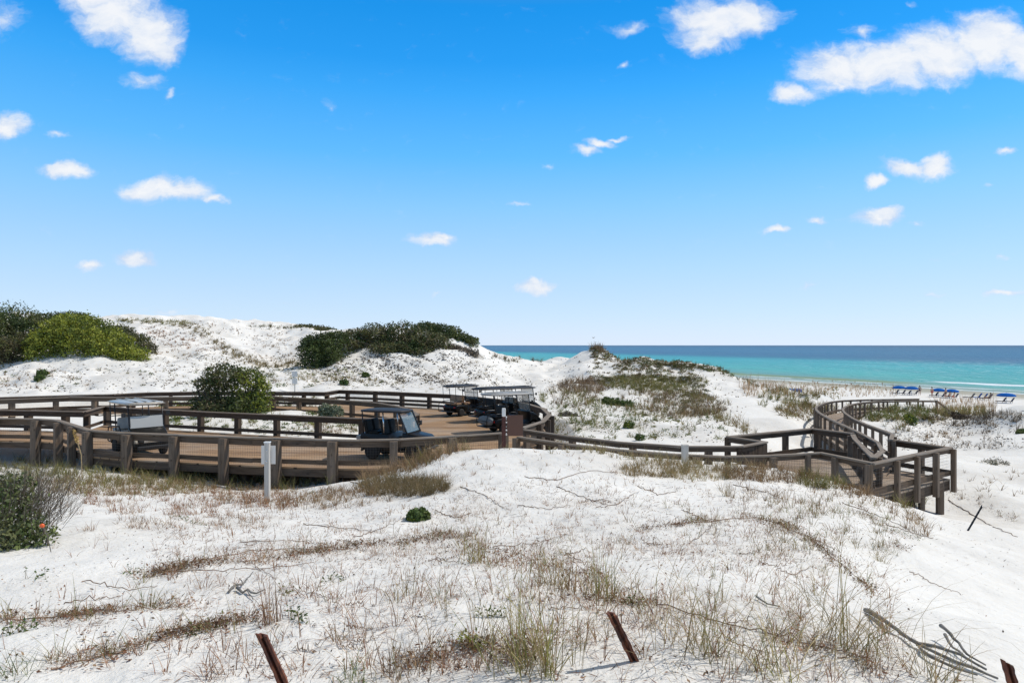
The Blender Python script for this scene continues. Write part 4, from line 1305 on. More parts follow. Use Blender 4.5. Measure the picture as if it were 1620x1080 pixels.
def lounger(x, y, rz, label, mat, group='beach chairs under and beside the umbrellas', back=0.7, s=1.0):
    z = float(gz(x, y))
    root = empty('beach_chair', Vector((x, y, z)), rz, label, 'beach chair', group, s)
    mb = MB()
    for q in (-0.3, 0.3):
        mb.beam((-0.15, q, 0.30), (1.25, q, 0.30), 0.05, 0.05)
        mb.beam((0.0, q, 0.0), (0.0, q, 0.30), 0.05, 0.05); mb.beam((1.1, q, 0.0), (1.1, q, 0.30), 0.05, 0.05)
        mb.beam((0.0, q, 0.30), (-0.45, q, 0.30 + back), 0.05, 0.05)
    mb.build('frame', M['darkwood'], root)
    mb = MB(); mb.box(0.0, 1.25, -0.29, 0.29, 0.33, 0.39); mb.build('seat', mat, root, bevel=0.02)
    mb = MB(); mb.beam((0.0, 0, 0.36), (-0.47, 0, 0.36 + back), 0.58, 0.06, up=(1, 0, 0.5)); mb.build('backrest', mat, root, bevel=0.02)
    return root


def person(x, y, rz, label, pose='stand', top=None, scale=1.0, hair='hair', lift=0.0):
    z = float(gz(x, y)) + lift
    root = empty('person', Vector((x, y, z)), rz, label, 'person', None, scale)
    if pose == 'stand':
        J = {'pel': (0, 0, 0.92), 'chest': (0, 0, 1.25), 'neck': (0, 0, 1.46), 'head': (0.01, 0, 1.56), 'crown': (0.02, 0, 1.70),
             'sl': (0, .19, 1.40), 'el': (-.03, .26, 1.13), 'wl': (.05, .27, .90), 'hl': (.08, .27, .80), 'sr': (0, -.19, 1.40), 'er': (-.03, -.26, 1.13), 'wr': (.05, -.27, .90), 'hr': (.08, -.27, .80),
             'tl': (0, .10, .88), 'kl': (.04, .11, .50), 'al': (-.02, .12, .09), 'fl': (.14, .14, .03), 'tr': (0, -.10, .88), 'kr': (.0, -.11, .50), 'ar': (-.05, -.12, .09), 'fr': (.11, -.14, .03)}
    else:
        J = {'pel': (0, 0, 0.50), 'chest': (-.14, 0, 0.82), 'neck': (-.20, 0, 1.03), 'head': (-.18, 0, 1.13), 'crown': (-.17, 0, 1.27),
             'sl': (-.19, .19, .97), 'el': (-.10, .27, .72), 'wl': (.12, .25, .62), 'hl': (.20, .24, .60), 'sr': (-.19, -.19, .97), 'er': (-.10, -.27, .72), 'wr': (.12, -.25, .62), 'hr': (.20, -.24, .60),
             'tl': (.05, .10, .49), 'kl': (.46, .13, .62), 'al': (.78, .13, .42), 'fl': (.84, .14, .52), 'tr': (.05, -.10, .49), 'kr': (.48, -.13, .56), 'ar': (.82, -.13, .42), 'fr': (.88, -.14, .52)}
    Rr = dict(pel=.135, chest=.145, neck=.055, head=.088, crown=.072, sl=.06, el=.043, wl=.03, hl=.035, sr=.06, er=.043, wr=.03, hr=.035, tl=.088, kl=.06, al=.04, fl=.035, tr=.088, kr=.06, ar=.04, fr=.035)
    keys = list(J); ii = {k: i for i, k in enumerate(keys)}
    E = [('pel', 'chest'), ('chest', 'neck'), ('neck', 'head'), ('head', 'crown')]
    for s in 'lr':
        E += [('chest', 's' + s), ('s' + s, 'e' + s), ('e' + s, 'w' + s), ('w' + s, 'h' + s), ('pel', 't' + s), ('t' + s, 'k' + s), ('k' + s, 'a' + s), ('a' + s, 'f' + s)]
    me = bpy.data.meshes.new('body')
    me.from_pydata([J[k] for k in keys], [(ii[a], ii[b]) for a, b in E], [])
    o = link('body', me, M['skin'], root)
    sk = o.modifiers.new('skin', 'SKIN'); sk.use_smooth_shade = True
    o.modifiers.new('sub', 'SUBSURF').render_levels = 1
    lay = me.skin_vertices[0] if len(me.skin_vertices) else None
    if lay is None:
        import bmesh
        bm = bmesh.new(); bm.from_mesh(me); bm.verts.layers.skin.verify(); bm.to_mesh(me); bm.free()
        lay = me.skin_vertices[0]
    for i, k in enumerate(keys):
        lay.data[i].radius = (Rr[k], Rr[k]); lay.data[i].use_root = (k == 'pel')
    h = Vector(J['head'])
    mb = MB(); mb.lathe([(0.075, -0.10), (0.108, -0.02), (0.108, 0.05), (0.075, 0.11), (0.01, 0.135)], (h.x - 0.025, 0, h.z + 0.06), 12); mb.build('hair', M[hair], root, smooth=True)
    a, b = Vector(J['pel']), Vector(J['chest'])
    mb = MB()
    mb.tube([a + Vector((0, 0, -.12)), a, a.lerp(b, 0.35)], [0.165, 0.172, 0.16], 12); mb.build('shorts', M[top or 'swimdark'], root, smooth=True)
    return root


U = [(1422.5, 612.5, 123, 'blue beach umbrella nearest the end of the ramp, leftmost of five'),
     (1442, 613.5, 121, 'blue beach umbrella second from the left, close beside the leftmost one'),
     (1485, 616.5, 117, 'blue beach umbrella with a person standing at its left side'),
     (1505, 617.8, 114, 'blue beach umbrella with people sitting right under it'),
     (1592, 624, 104, 'blue beach umbrella standing alone at the far right of the beach')]
for i, (px, py, d, lb) in enumerate(U):
    u = beach_umbrella(px, py, d, lb, 1.12 if i < 4 else 1.25)
    wh = ['leftmost umbrella', 'second umbrella from the left', 'third umbrella from the left', 'fourth umbrella from the left', 'lone right umbrella'][i]
    for k, sx in enumerate((-0.62, 0.62)):
        lounger(u.location.x + sx, u.location.y - 0.2, PI / 2 + 0.5, 'dark blue beach chair under the %s, on its %s side' % (wh, 'left' if k == 0 else 'right'), M['bluedark'], s=0.8)
for px, d, m, lb in ((1548, 112, 'blue', 'blue beach chair in the open row, left of the brighter folded one'), (1557, 111, 'blue', 'bright blue beach chair in the middle of the open row'),
                     (1537, 112, 'greycan', 'grey brown beach chair in the open row'), (1565, 110, 'bluedark', 'dark beach chair with a person sitting in it')):
    lounger((px - 810) / F * d, d, PI / 2 + 0.6, lb, M[m])
def P_at(px, d, rz, lb, **k):
    person((px - 810) / F * d, d, rz, lb, **k)
P_at(1455, 121, 1.0, 'person in dark swimwear standing right of the second blue umbrella', hair='hair')
P_at(1474.5, 116, 0.4, 'person in red swimwear standing left of the third blue umbrella', top='swimred')
P_at(1496, 113, 2.0, 'person standing between the third and fourth blue umbrellas')
P_at(1508, 112, 2.2, 'person in red swimwear sitting under the fourth blue umbrella', pose='sit', top='swimred', lift=-0.12)
P_at(1501, 112.5, 2.0, 'person in dark swimwear sitting under the fourth blue umbrella', pose='sit', lift=-0.12)
P_at(1565, 110, PI / 2 + 0.6, 'person sitting in a beach chair in the open row on the right', pose='sit', lift=-0.08)

# low blue box on the beach, behind the sea oats
d = 118; x = (1257.5 - 810) / F * d; z = CZ - (619 - HY) / F * d
t = empty('storage_box', Vector((x, d, float(gz(x, d)))), 0.25, 'low blue storage box on the beach behind the sea oats', 'box')
zz = z - t.location.z + 0.1
mb = MB(); mb.box(-1.1, 1.1, -0.5, 0.5, 0.0, max(0.35, zz + 0.25)); mb.build('box_body', M['blue'], t, bevel=0.03)
mb = MB(); mb.box(-1.14, 1.14, -0.54, 0.54, max(0.35, zz + 0.25) + 0.002, max(0.35, zz + 0.25) + 0.1); mb.build('lid', M['blue'], t, bevel=0.03)


def gull(px, py, d, rz, label, roll):
    p = at(px, py, d)
    root = empty('seagull', p, rz, label, 'bird', 'seagulls over the sea')
    mb = MB(); mb.tube([(-0.26, 0, 0), (-0.14, 0, 0.01), (0.0, 0, 0.0), (0.14, 0, 0.01), (0.22, 0, 0.02), (0.29, 0, 0.01)], [0.02, 0.06, 0.085, 0.065, 0.05, 0.008], 10)
    mb.build('body', M['gull'], root, smooth=True)
    for s in (-1, 1):
        mb = MB()
        pts = [(0.05, s * 0.05, 0.02), (0.10, s * 0.3, 0.15 * roll), (0.0, s * 0.62, 0.05 + 0.06 * roll)]
        ch = [0.20, 0.15, 0.03]
        rings = [[(p[0] + c / 2, p[1], p[2]), (p[0], p[1], p[2] + 0.015), (p[0] - c / 2, p[1], p[2]), (p[0], p[1], p[2] - 0.005)] for p, c in zip(pts, ch)]
        mb.quad_ring(rings); mb.build('wing', M['gull'], root)


gull(938.7, 534.5, 140, 0.6, 'upper of two tiny gulls flying above the pointed dune', 1.4)
gull(942.6, 541.0, 150, 1.2, 'lower of two tiny gulls flying above the pointed dune', 0.9)

# ------------------------------------------------------------------ plants
BROWN = [(0.20, 0.125, 0.075), (0.27, 0.175, 0.105), (0.15, 0.092, 0.058), (0.33, 0.235, 0.145), (0.22, 0.15, 0.08)]
REDDISH = [(0.25, 0.122, 0.076), (0.32, 0.17, 0.105), (0.19, 0.095, 0.062), (0.37, 0.245, 0.155), (0.27, 0.155, 0.10)]
TAN = [(0.40, 0.31, 0.19), (0.33, 0.26, 0.15), (0.28, 0.24, 0.13), (0.22, 0.20, 0.09), (0.25, 0.17, 0.10)]
OLIVE = [(0.16, 0.16, 0.055), (0.20, 0.19, 0.07), (0.12, 0.13, 0.045), (0.27, 0.24, 0.11), (0.22, 0.16, 0.08)]
GREEN = [(0.085, 0.13, 0.035), (0.12, 0.17, 0.045), (0.06, 0.10, 0.03), (0.16, 0.19, 0.06)]
WRACK = [(0.12, 0.066, 0.042), (0.17, 0.092, 0.056), (0.22, 0.125, 0.078), (0.14, 0.105, 0.05), (0.085, 0.05, 0.036)]
GREYB = [(0.17, 0.145, 0.12), (0.22, 0.19, 0.16), (0.12, 0.10, 0.085), (0.15, 0.115, 0.09)]
DARKL = [(0.07, 0.050, 0.038), (0.10, 0.072, 0.052), (0.14, 0.10, 0.075), (0.055, 0.045, 0.04), (0.16, 0.13, 0.11)]
BRIGHT = [(0.10, 0.13, 0.024), (0.19, 0.22, 0.03), (0.30, 0.32, 0.04), (0.35, 0.36, 0.06), (0.25, 0.275, 0.045), (0.14, 0.17, 0.03)]
DARKG = [(0.050, 0.075, 0.028), (0.070, 0.100, 0.030), (0.105, 0.130, 0.040), (0.160, 0.175, 0.055), (0.115, 0.115, 0.055)]
OLIVEB = [(0.07, 0.08, 0.035), (0.095, 0.105, 0.04), (0.14, 0.145, 0.05), (0.18, 0.17, 0.07), (0.15, 0.125, 0.07), (0.09, 0.085, 0.045)]
SAGE = [(0.20, 0.23, 0.15), (0.25, 0.27, 0.19), (0.16, 0.19, 0.12)]


def pal(P, n, jit=0.18):
    P = np.array(P)
    c = P[rng.integers(0, len(P), n)]
    return np.clip(c * (1 + rng.normal(0, jit, (n, 1))), 0.01, 0.9)


def blade_geo(base, az, L, w, th0, kap, col, seg=4):
    """curved tapering grass blades: returns verts, quads, colours"""
    n = len(base)
    t = np.linspace(0, 1, seg + 1)
    pos = base.copy(); cs = np.cos(az); sn = np.sin(az)
    V = np.zeros((n, seg + 1, 2, 3)); C = np.zeros((n, seg + 1, 2, 3))
    tw = az + PI / 2 + rng.normal(0, 0.6, n)
    sx = np.cos(tw); sy = np.sin(tw)
    for k in range(seg + 1):
        ww = w * (1 - t[k]) ** 0.6 * 0.5 + 0.0003
        V[:, k, 0, 0] = pos[:, 0] - sx * ww; V[:, k, 0, 1] = pos[:, 1] - sy * ww; V[:, k, 0, 2] = pos[:, 2]
        V[:, k, 1, 0] = pos[:, 0] + sx * ww; V[:, k, 1, 1] = pos[:, 1] + sy * ww; V[:, k, 1, 2] = pos[:, 2]
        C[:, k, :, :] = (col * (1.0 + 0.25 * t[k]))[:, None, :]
        th = th0 + kap * (t[k] + 0.5 / seg)
        d = L / seg
        pos = pos + np.stack([np.sin(th) * cs * d, np.sin(th) * sn * d, np.cos(th) * d], 1)
    m = (seg + 1) * 2
    b = np.arange(n)[:, None] * m
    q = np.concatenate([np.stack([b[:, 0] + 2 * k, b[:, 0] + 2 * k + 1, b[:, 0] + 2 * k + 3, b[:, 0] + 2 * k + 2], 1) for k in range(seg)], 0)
    return V.reshape(-1, 3), q, C.reshape(-1, 3)


def leaf_geo(c, a, s, l, w, col):
    """one diamond per leaf; a = leaf direction, s = side direction"""
    n = len(c)
    l = np.broadcast_to(l, (n,))[:, None]; w = np.broadcast_to(w, (n,))[:, None]
    V = np.stack([c - a * l / 2, c + s * w / 2 + a * l * 0.08, c + a * l / 2, c - s * w / 2 + a * l * 0.08], 1).reshape(-1, 3)
    Q = np.arange(4 * n).reshape(n, 4)
    return V, Q, np.repeat(col, 4, 0)


def unit(v):
    return v / (np.linalg.norm(v, axis=1, keepdims=True) + 1e-9)


class Veg:
    def __init__(self): self.V = []; self.Q = []; self.C = []; self.n = 0
    def add(self, g):
        V, Q, C = g
        self.V.append(V); self.Q.append(Q + self.n); self.C.append(C); self.n += len(V)
    def build(self, name, mat, parent=None, origin=None):
        if not self.V: return None
        V = np.concatenate(self.V); 
        if origin is not None: V = V - np.array(origin)
        me = np_mesh(name, V, np.concatenate(self.Q), np.concatenate(self.C))
        return link(name, me, mat, parent)


def tufts(P, nb, L, w, spread, lean, kap, palette, acc, rad=0.03, vert=None):
    """P (n,3) tuft positions -> blades added to acc"""
    n = len(P)
    if n == 0: return
    k = rng.integers(max(2, int(nb * 0.5)), int(nb * 1.5) + 1, n)
    ti = np.repeat(np.arange(n), k); m = len(ti)
    size = np.repeat(rng.uniform(0.65, 1.25, n), k)
    base = P[ti].copy()
    d = base[:, 1]
    az = rng.uniform(0, 2 * PI, m)
    rr_ = np.abs(rng.normal(0, rad, m)) * np.maximum(1, d / 25)
    base[:, 0] += np.cos(az) * rr_; base[:, 1] += np.sin(az) * rr_
    base[:, 2] = gz(base[:, 0], base[:, 1]) - 0.012
    tone = np.repeat(pal(palette, n, 0.1), k, 0)
    col = np.clip(tone * 0.55 + pal(palette, m, 0.2) * 0.45, 0.01, 0.9)
    LL = rng.uniform(L[0], L[1], m) * size
    ww = np.maximum(w, 0.00055 * d) * rng.uniform(0.7, 1.3, m)
    th0 = np.abs(rng.normal(lean, spread, m))
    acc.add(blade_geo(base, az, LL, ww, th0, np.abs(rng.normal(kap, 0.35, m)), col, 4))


def litter(P, size, palette, acc, flat=0.25):
    n = len(P)
    if n == 0: return
    P = P.copy()
    az = rng.uniform(0, 2 * PI, n)
    a = np.stack([np.cos(az), np.sin(az), rng.normal(0, flat, n)], 1)
    s = np.stack([-np.sin(az), np.cos(az), rng.normal(0, flat, n)], 1)
    P[:, 2] += 0.006 + rng.uniform(0, 0.01, n)
    l = rng.uniform(size[0], size[1], n) * np.maximum(1, P[:, 1] / 16)
    acc.add(leaf_geo(P, unit(a), unit(s), l, l * rng.uniform(0.25, 0.6, n), pal(palette, n)))


def shrublets(P, r, leaf, palette, acc, n_leaf=40):
    n = len(P)
    for p in P:
        k = int(n_leaf * rng.uniform(0.6, 1.5)); R = rng.uniform(r[0], r[1])
        d = unit(rng.normal(0, 1, (k, 3))); d[:, 2] = np.abs(d[:, 2]) * 0.8
        c = p + d * R * rng.uniform(0.35, 1.0, (k, 1)) * np.array([1, 1, 0.8])
        a = unit(d + rng.normal(0, 0.6, (k, 3))); s = unit(np.cross(a, rng.normal(0, 1, (k, 3))))
        l = rng.uniform(0.7, 1.3, k) * max(leaf, 0.0022 * p[1])
        tone = pal(palette, 1)[0]
        acc.add(leaf_geo(c, a, s, l, l * 0.5, np.clip(tone * 0.5 + pal(palette, k) * 0.5, 0.01, 1)))


def ell(cx, cy, rx, ry, n, clump=0.0):
    r = np.sqrt(rng.uniform(0, 1, n)); q = rng.uniform(0, 2 * PI, n)
    x, y = cx + rx * r * np.cos(q), cy + ry * r * np.sin(q)
    if clump:
        k = vnoise(x / clump, y / (clump * 0.45), 77) + 0.5 * vnoise(x / clump * 2.3, y / clump * 5, 78) > rng.uniform(-0.35, 0.35, n)
        x, y = x[k], y[k]
    return pick(x, y)


def rect(x0, y0, x1, y1, n, clump=0.0):
    x = rng.uniform(x0, x1, n); y = rng.uniform(y0, y1, n)
    if clump:
        k = vnoise(x / clump, y / (clump * 0.45), 91) + 0.5 * vnoise(x / clump * 2.3, y / clump * 5, 92) > rng.uniform(-0.35, 0.35, n)
        x, y = x[k], y[k]
    return pick(x, y)


def band(pts, w, n):
    pts = np.array(pts, float)
    seg = np.hypot(*(pts[1:] - pts[:-1]).T); cum = np.concatenate([[0], np.cumsum(seg)])
    t = rng.uniform(0, cum[-1], n)
    x = np.interp(t, cum, pts[:, 0]); y = np.interp(t, cum, pts[:, 1])
    return pick(x + rng.normal(0, w * 0.8, n), y + rng.normal(0, w * 0.45, n))


dry = Veg(); oats = Veg(); green = Veg(); lit = Veg(); low = Veg()

# --- strip in front of the near railing on the left
tufts(ell(230, 768, 250, 16, 420), 9, (0.12, 0.34), 0.006, 0.35, 0.35, 0.7, BROWN, dry)
tufts(ell(170, 756, 170, 12, 220), 9, (0.2, 0.5), 0.006, 0.3, 0.25, 0.8, OLIVE, green)
tufts(ell(330, 768, 200, 9, 150), 9, (0.2, 0.5), 0.006, 0.3, 0.25, 0.8, OLIVE, green)
tufts(ell(45, 742, 60, 14, 90), 10, (0.2, 0.45), 0.006, 0.3, 0.25, 0.8, OLIVE, green)
tufts(ell(300, 795, 190, 24, 700, 40), 9, (0.08, 0.24), 0.005, 0.4, 0.5, 0.6, REDDISH, dry)
tufts(ell(480, 790, 140, 16, 300, 40), 9, (0.08, 0.24), 0.005, 0.4, 0.5, 0.6, BROWN, dry)
tufts(ell(635, 772, 75, 15, 420), 10, (0.12, 0.32), 0.006, 0.35, 0.4, 0.7, [(0.17, 0.13, 0.07), (0.21, 0.16, 0.09), (0.14, 0.11, 0.06)], dry)
tufts(band([(440, 797), (540, 782), (620, 775), (705, 760)], 10, 220), 9, (0.1, 0.24), 0.006, 0.35, 0.4, 0.7, BROWN, dry)
tufts(band([(570, 757), (620, 748), (655, 738), (690, 722), (730, 706)], 9, 260), 8, (0.18, 0.5), 0.006, 0.25, 0.2, 0.6, BROWN, dry)
tufts(band([(650, 735), (700, 712), (760, 703)], 8, 110), 8, (0.2, 0.5), 0.006, 0.25, 0.2, 0.5, OLIVE, green)
shrublets(ell(745, 703, 55, 5, 40), (0.08, 0.22), 0.05, SAGE, low)
# --- crest behind which the walkway runs
tufts(band([(720, 706), (800, 704), (900, 708), (980, 722), (1060, 734), (1130, 742), (1200, 745)], 7, 300), 8, (0.12, 0.38), 0.006, 0.3, 0.3, 0.6, TAN, oats)
tufts(ell(1040, 745, 60, 12, 150), 9, (0.12, 0.3), 0.006, 0.35, 0.35, 0.7, [(0.26, 0.19, 0.10), (0.32, 0.24, 0.13), (0.2, 0.15, 0.08)], dry)
tufts(ell(1110, 752, 60, 10, 110), 9, (0.1, 0.3), 0.006, 0.35, 0.35, 0.7, TAN, oats)
tufts(ell(1235, 752, 90, 13, 260), 9, (0.12, 0.36), 0.006, 0.35, 0.3, 0.7, BROWN, dry)
tufts(ell(1320, 762, 60, 12, 200), 9, (0.15, 0.38), 0.006, 0.35, 0.3, 0.7, OLIVE, green)
tufts(ell(1385, 776, 45, 9, 120), 9, (0.15, 0.36), 0.006, 0.35, 0.3, 0.7, BROWN, dry)
tufts(ell(1440, 790, 28, 14, 70), 9, (0.2, 0.5), 0.006, 0.35, 0.3, 0.8, OLIVE, green)
tufts(ell(1240, 790, 120, 30, 160, 50), 9, (0.12, 0.32), 0.006, 0.35, 0.35, 0.7, BROWN, dry)
tufts(ell(1330, 810, 90, 25, 90, 40), 9, (0.1, 0.3), 0.006, 0.35, 0.35, 0.7, OLIVE, green)
# --- open foreground: low red-brown stems, thin tan blades, green runners
tufts(rect(240, 790, 1330, 890, 900, 60), 7, (0.05, 0.16), 0.004, 0.45, 0.6, 0.5, REDDISH, dry)
tufts(rect(260, 880, 1420, 1080, 560, 90), 9, (0.06, 0.20), 0.0042, 0.45, 0.6, 0.5, REDDISH, dry)
tufts(rect(620, 800, 1330, 960, 210, 80), 7, (0.08, 0.26), 0.0038, 0.3, 0.35, 0.6, TAN, oats)
tufts(rect(0, 850, 300, 1070, 60, 60), 6, (0.05, 0.16), 0.004, 0.4, 0.5, 0.5, REDDISH, dry)
tufts(rect(300, 940, 1450, 1080, 60, 90), 8, (0.12, 0.34), 0.003, 0.3, 0.3, 0.8, TAN, oats)
for pts, w, n in (([(220, 912), (320, 890), (450, 880), (560, 862), (640, 858), (700, 846), (740, 850)], 9, 300),
                  ([(0, 975), (80, 978), (160, 968), (230, 962), (300, 958)], 7, 160),
                  ([(80, 1050), (170, 1035), (250, 1008), (330, 990), (420, 975)], 8, 130),
                  ([(1010, 838), (1090, 826), (1180, 818), (1250, 832), (1290, 860), (1340, 900), (1390, 945)], 7, 230),
                  ([(830, 945), (930, 952), (1010, 950), (1080, 975), (1160, 992), (1240, 1008), (1330, 1030), (1400, 1072)], 6, 150),
                  ([(700, 850), (800, 880), (900, 900), (960, 925)], 20, 90),
                  ([(640, 1050), (760, 1020), (850, 1030)], 18, 60),
                  ([(1350, 800), (1400, 830), (1430, 870)], 8, 60),
                  ([(1480, 770), (1540, 790), (1600, 820)], 7, 40)):
    P = band(pts, w * 1.25, int(n * 0.8))
    kb = fbm(P[:, 0] / 0.45, P[:, 1] / 0.45, 61, 2) + rng.normal(0, 0.12, len(P)) > -0.12
    P = P[kb]
    tufts(P, 7, (0.04, 0.15), 0.0036, 0.5, 0.75, 0.6, REDDISH + BROWN + TAN[:2], dry)
    P2 = band(pts, w * 1.0, int(n * 3.4))
    kb = fbm(P2[:, 0] / 0.6, P2[:, 1] / 0.6, 63, 2) + rng.normal(0, 0.1, len(P2)) > -0.08
    tufts(P2[kb], 5, (0.02, 0.085), 0.0042, 0.45, 1.05, 0.4, WRACK, dry)
    litter(np.repeat(P2[kb], 2, 0) + np.concatenate([rng.normal(0, 0.035, (kb.sum() * 2, 2)), np.full((kb.sum() * 2, 1), 0.008)], 1), (0.012, 0.04), WRACK, lit, 0.6)
    tufts(P[::7], 6, (0.10, 0.24), 0.0035, 0.3, 0.4, 0.7, OLIVE, green)
    litter(np.repeat(P, 3, 0) + np.concatenate([rng.normal(0, 0.10, (len(P) * 3, 2)), np.zeros((len(P) * 3, 1))], 1), (0.012, 0.04), REDDISH, lit)
for (x0, y0, x1, y1, n, cl) in ((240, 770, 1400, 900, 9000, 45), (0, 860, 1450, 1080, 3200, 70), (1350, 800, 1620, 1000, 150, 40), (60, 770, 480, 860, 900, 40), (650, 715, 1250, 790, 2200, 45)):
    litter(rect(x0, y0, x1, y1, n, cl), (0.008, 0.032), DARKL + REDDISH + REDDISH, lit, 0.5)
# --- far dunes
tufts(ell(60, 605, 90, 10, 130, 30), 7, (0.15, 0.4), 0.02, 0.4, 0.4, 0.6, BROWN, dry)
tufts(band([(0, 600), (70, 588), (140, 598)], 10, 40), 7, (0.12, 0.35), 0.02, 0.4, 0.4, 0.6, BROWN, dry)
litter(rect(0, 565, 320, 622, 1300, 25), (0.025, 0.09), DARKL + GREYB, lit, 0.7)
litter(rect(220, 515, 480, 612, 1500, 22), (0.025, 0.09), DARKL + BROWN, lit, 0.7)
tufts(band([(190, 507), (250, 509), (300, 513)], 5, 130), 8, (0.2, 0.5), 0.03, 0.4, 0.4, 0.6, OLIVE, green)
tufts(band([(295, 514), (325, 528), (345, 545), (375, 562), (420, 578), (470, 576)], 8, 300), 8, (0.2, 0.5), 0.03, 0.4, 0.4, 0.6, [(0.19, 0.15, 0.07), (0.24, 0.19, 0.09), (0.15, 0.11, 0.06)], dry)
tufts(band([(230, 520), (270, 535), (330, 560)], 14, 110), 7, (0.15, 0.35), 0.03, 0.4, 0.4, 0.6, REDDISH, dry)
tufts(ell(440, 550, 40, 22, 130, 20), 7, (0.15, 0.35), 0.03, 0.4, 0.4, 0.6, BROWN, dry)
tufts(ell(480, 590, 95, 14, 260, 30), 7, (0.15, 0.4), 0.02, 0.4, 0.4, 0.6, OLIVE, green)
tufts(ell(520, 603, 90, 7, 170, 30), 7, (0.15, 0.4), 0.02, 0.4, 0.4, 0.6, TAN, oats)
litter(rect(480, 545, 790, 615, 3200, 22), (0.025, 0.09), GREYB + DARKL, lit, 0.7)
tufts(rect(600, 585, 800, 620, 170, 30), 6, (0.12, 0.35), 0.02, 0.4, 0.4, 0.6, TAN, oats)
tufts(rect(560, 580, 760, 612, 110, 30), 6, (0.12, 0.3), 0.02, 0.4, 0.5, 0.6, GREYB, dry)
tufts(band([(400, 516), (450, 518), (510, 520)], 3, 60), 8, (0.2, 0.5), 0.03, 0.4, 0.4, 0.6, OLIVEB, green)
# the island inside the lot
tufts(rect(300, 655, 640, 690, 260, 30), 8, (0.15, 0.4), 0.012, 0.4, 0.35, 0.6, OLIVE, green)
tufts(rect(480, 660, 640, 690, 160, 0), 8, (0.15, 0.4), 0.012, 0.4, 0.35, 0.6, BROWN, dry)
shrublets(rect(290, 640, 640, 680, 70), (0.1, 0.3), 0.05, GREEN, low)
shrublets(ell(520, 655, 35, 8, 30), (0.15, 0.4), 0.05, GREEN + OLIVE, low)
shrublets(ell(265, 655, 35, 12, 30), (0.2, 0.45), 0.06, BRIGHT + GREEN, low)
# the pointed dune and hummocks beyond the walkway
P = rect(940, 552, 1100, 604, 420, 18); shrublets(P, (0.18, 0.5), 0.10, OLIVEB + GREEN + BROWN, low, 26)
tufts(band([(925, 553), (945, 552), (980, 568), (1010, 576), (1060, 578), (1100, 580), (1160, 590)], 5, 160), 8, (0.25, 0.6), 0.03, 0.35, 0.3, 0.6, OLIVEB + BROWN, dry)
tufts(ell(1020, 605, 75, 12, 420), 8, (0.15, 0.4), 0.02, 0.35, 0.35, 0.6, OLIVE, green)
tufts(band([(975, 598), (1030, 612), (1080, 622), (1120, 632)], 8, 200), 8, (0.2, 0.5), 0.02, 0.35, 0.35, 0.6, OLIVE, green)
tufts(ell(1080, 641, 75, 20, 520, 30), 8, (0.2, 0.45), 0.02, 0.4, 0.4, 0.6, BROWN + GREYB, dry)
tufts(ell(1000, 640, 110, 20, 280, 30), 8, (0.2, 0.45), 0.02, 0.4, 0.4, 0.6, OLIVE, green)
tufts(ell(925, 612, 40, 12, 170), 8, (0.3, 0.7), 0.02, 0.4, 0.3, 0.5, GREYB + BROWN, dry)
tufts(ell(905, 630, 55, 12, 150, 25), 8, (0.2, 0.5), 0.02, 0.4, 0.3, 0.5, OLIVE, green)
tufts(rect(870, 660, 1150, 695, 240, 35), 8, (0.15, 0.4), 0.015, 0.4, 0.4, 0.6, OLIVE, green)
shrublets(rect(870, 655, 1150, 695, 60), (0.1, 0.35), 0.05, GREEN + OLIVE, low)
shrublets(rect(1060, 598, 1120, 640, 40), (0.2, 0.45), 0.08, OLIVEB + GREYB, low)
litter(rect(860, 600, 1180, 700, 2200, 30), (0.025, 0.09), DARKL + BROWN, lit, 0.7)
litter(rect(780, 556, 940, 640, 500, 18), (0.03, 0.10), GREYB + DARKL, lit, 0.7)
tufts(band([(775, 562), (810, 572), (830, 566), (860, 572)], 4, 60), 8, (0.3, 0.6), 0.03, 0.4, 0.3, 0.5, GREYB + OLIVEB, dry)
tufts(band([(1100, 650), (1130, 655), (1160, 668), (1190, 690)], 9, 130), 8, (0.2, 0.5), 0.015, 0.4, 0.4, 0.6, BROWN + OLIVE, dry)
tufts(band([(1160, 592), (1180, 600), (1200, 612)], 5, 60), 8, (0.2, 0.5), 0.03, 0.4, 0.4, 0.6, OLIVEB, green)
# beach grass and sea oats
tufts(rect(1170, 609, 1420, 628, 360), 3, (0.5, 1.0), 0.03, 0.12, 0.08, 0.4, [(0.42, 0.28, 0.18), (0.36, 0.22, 0.14), (0.48, 0.36, 0.24)], oats)
tufts(rect(1200, 612, 1330, 645, 420, 30), 8, (0.25, 0.6), 0.03, 0.35, 0.3, 0.6, OLIVE, green)
tufts(rect(1200, 604, 1400, 613, 90), 3, (0.4, 0.8), 0.04, 0.15, 0.1, 0.4, [(0.38, 0.24, 0.16), (0.32, 0.20, 0.13)], oats)
tufts(rect(1480, 634, 1575, 656, 130), 3, (0.8, 1.5), 0.02, 0.12, 0.1, 0.5, [(0.36, 0.24, 0.14), (0.30, 0.18, 0.10)], oats)
tufts(rect(1480, 645, 1560, 660, 170), 9, (0.3, 0.8), 0.02, 0.3, 0.25, 0.6, TAN + OLIVE, oats)
tufts(ell(1275, 650, 50, 12, 190), 9, (0.25, 0.6), 0.02, 0.35, 0.3, 0.6, OLIVE + BROWN, green)
tufts(ell(1410, 655, 75, 12, 330), 9, (0.25, 0.6), 0.02, 0.35, 0.3, 0.6, OLIVE + GREEN, green)
tufts(ell(1440, 672, 50, 12, 130, 25), 9, (0.2, 0.5), 0.02, 0.35, 0.3, 0.6, GREEN + BROWN, green)
tufts(ell(1520, 665, 55, 10, 170, 25), 9, (0.2, 0.5), 0.02, 0.45, 0.45, 0.6, GREYB + DARKL, dry)
tufts(ell(1490, 690, 35, 8, 40, 25), 9, (0.2, 0.4), 0.02, 0.45, 0.45, 0.6, BROWN, dry)
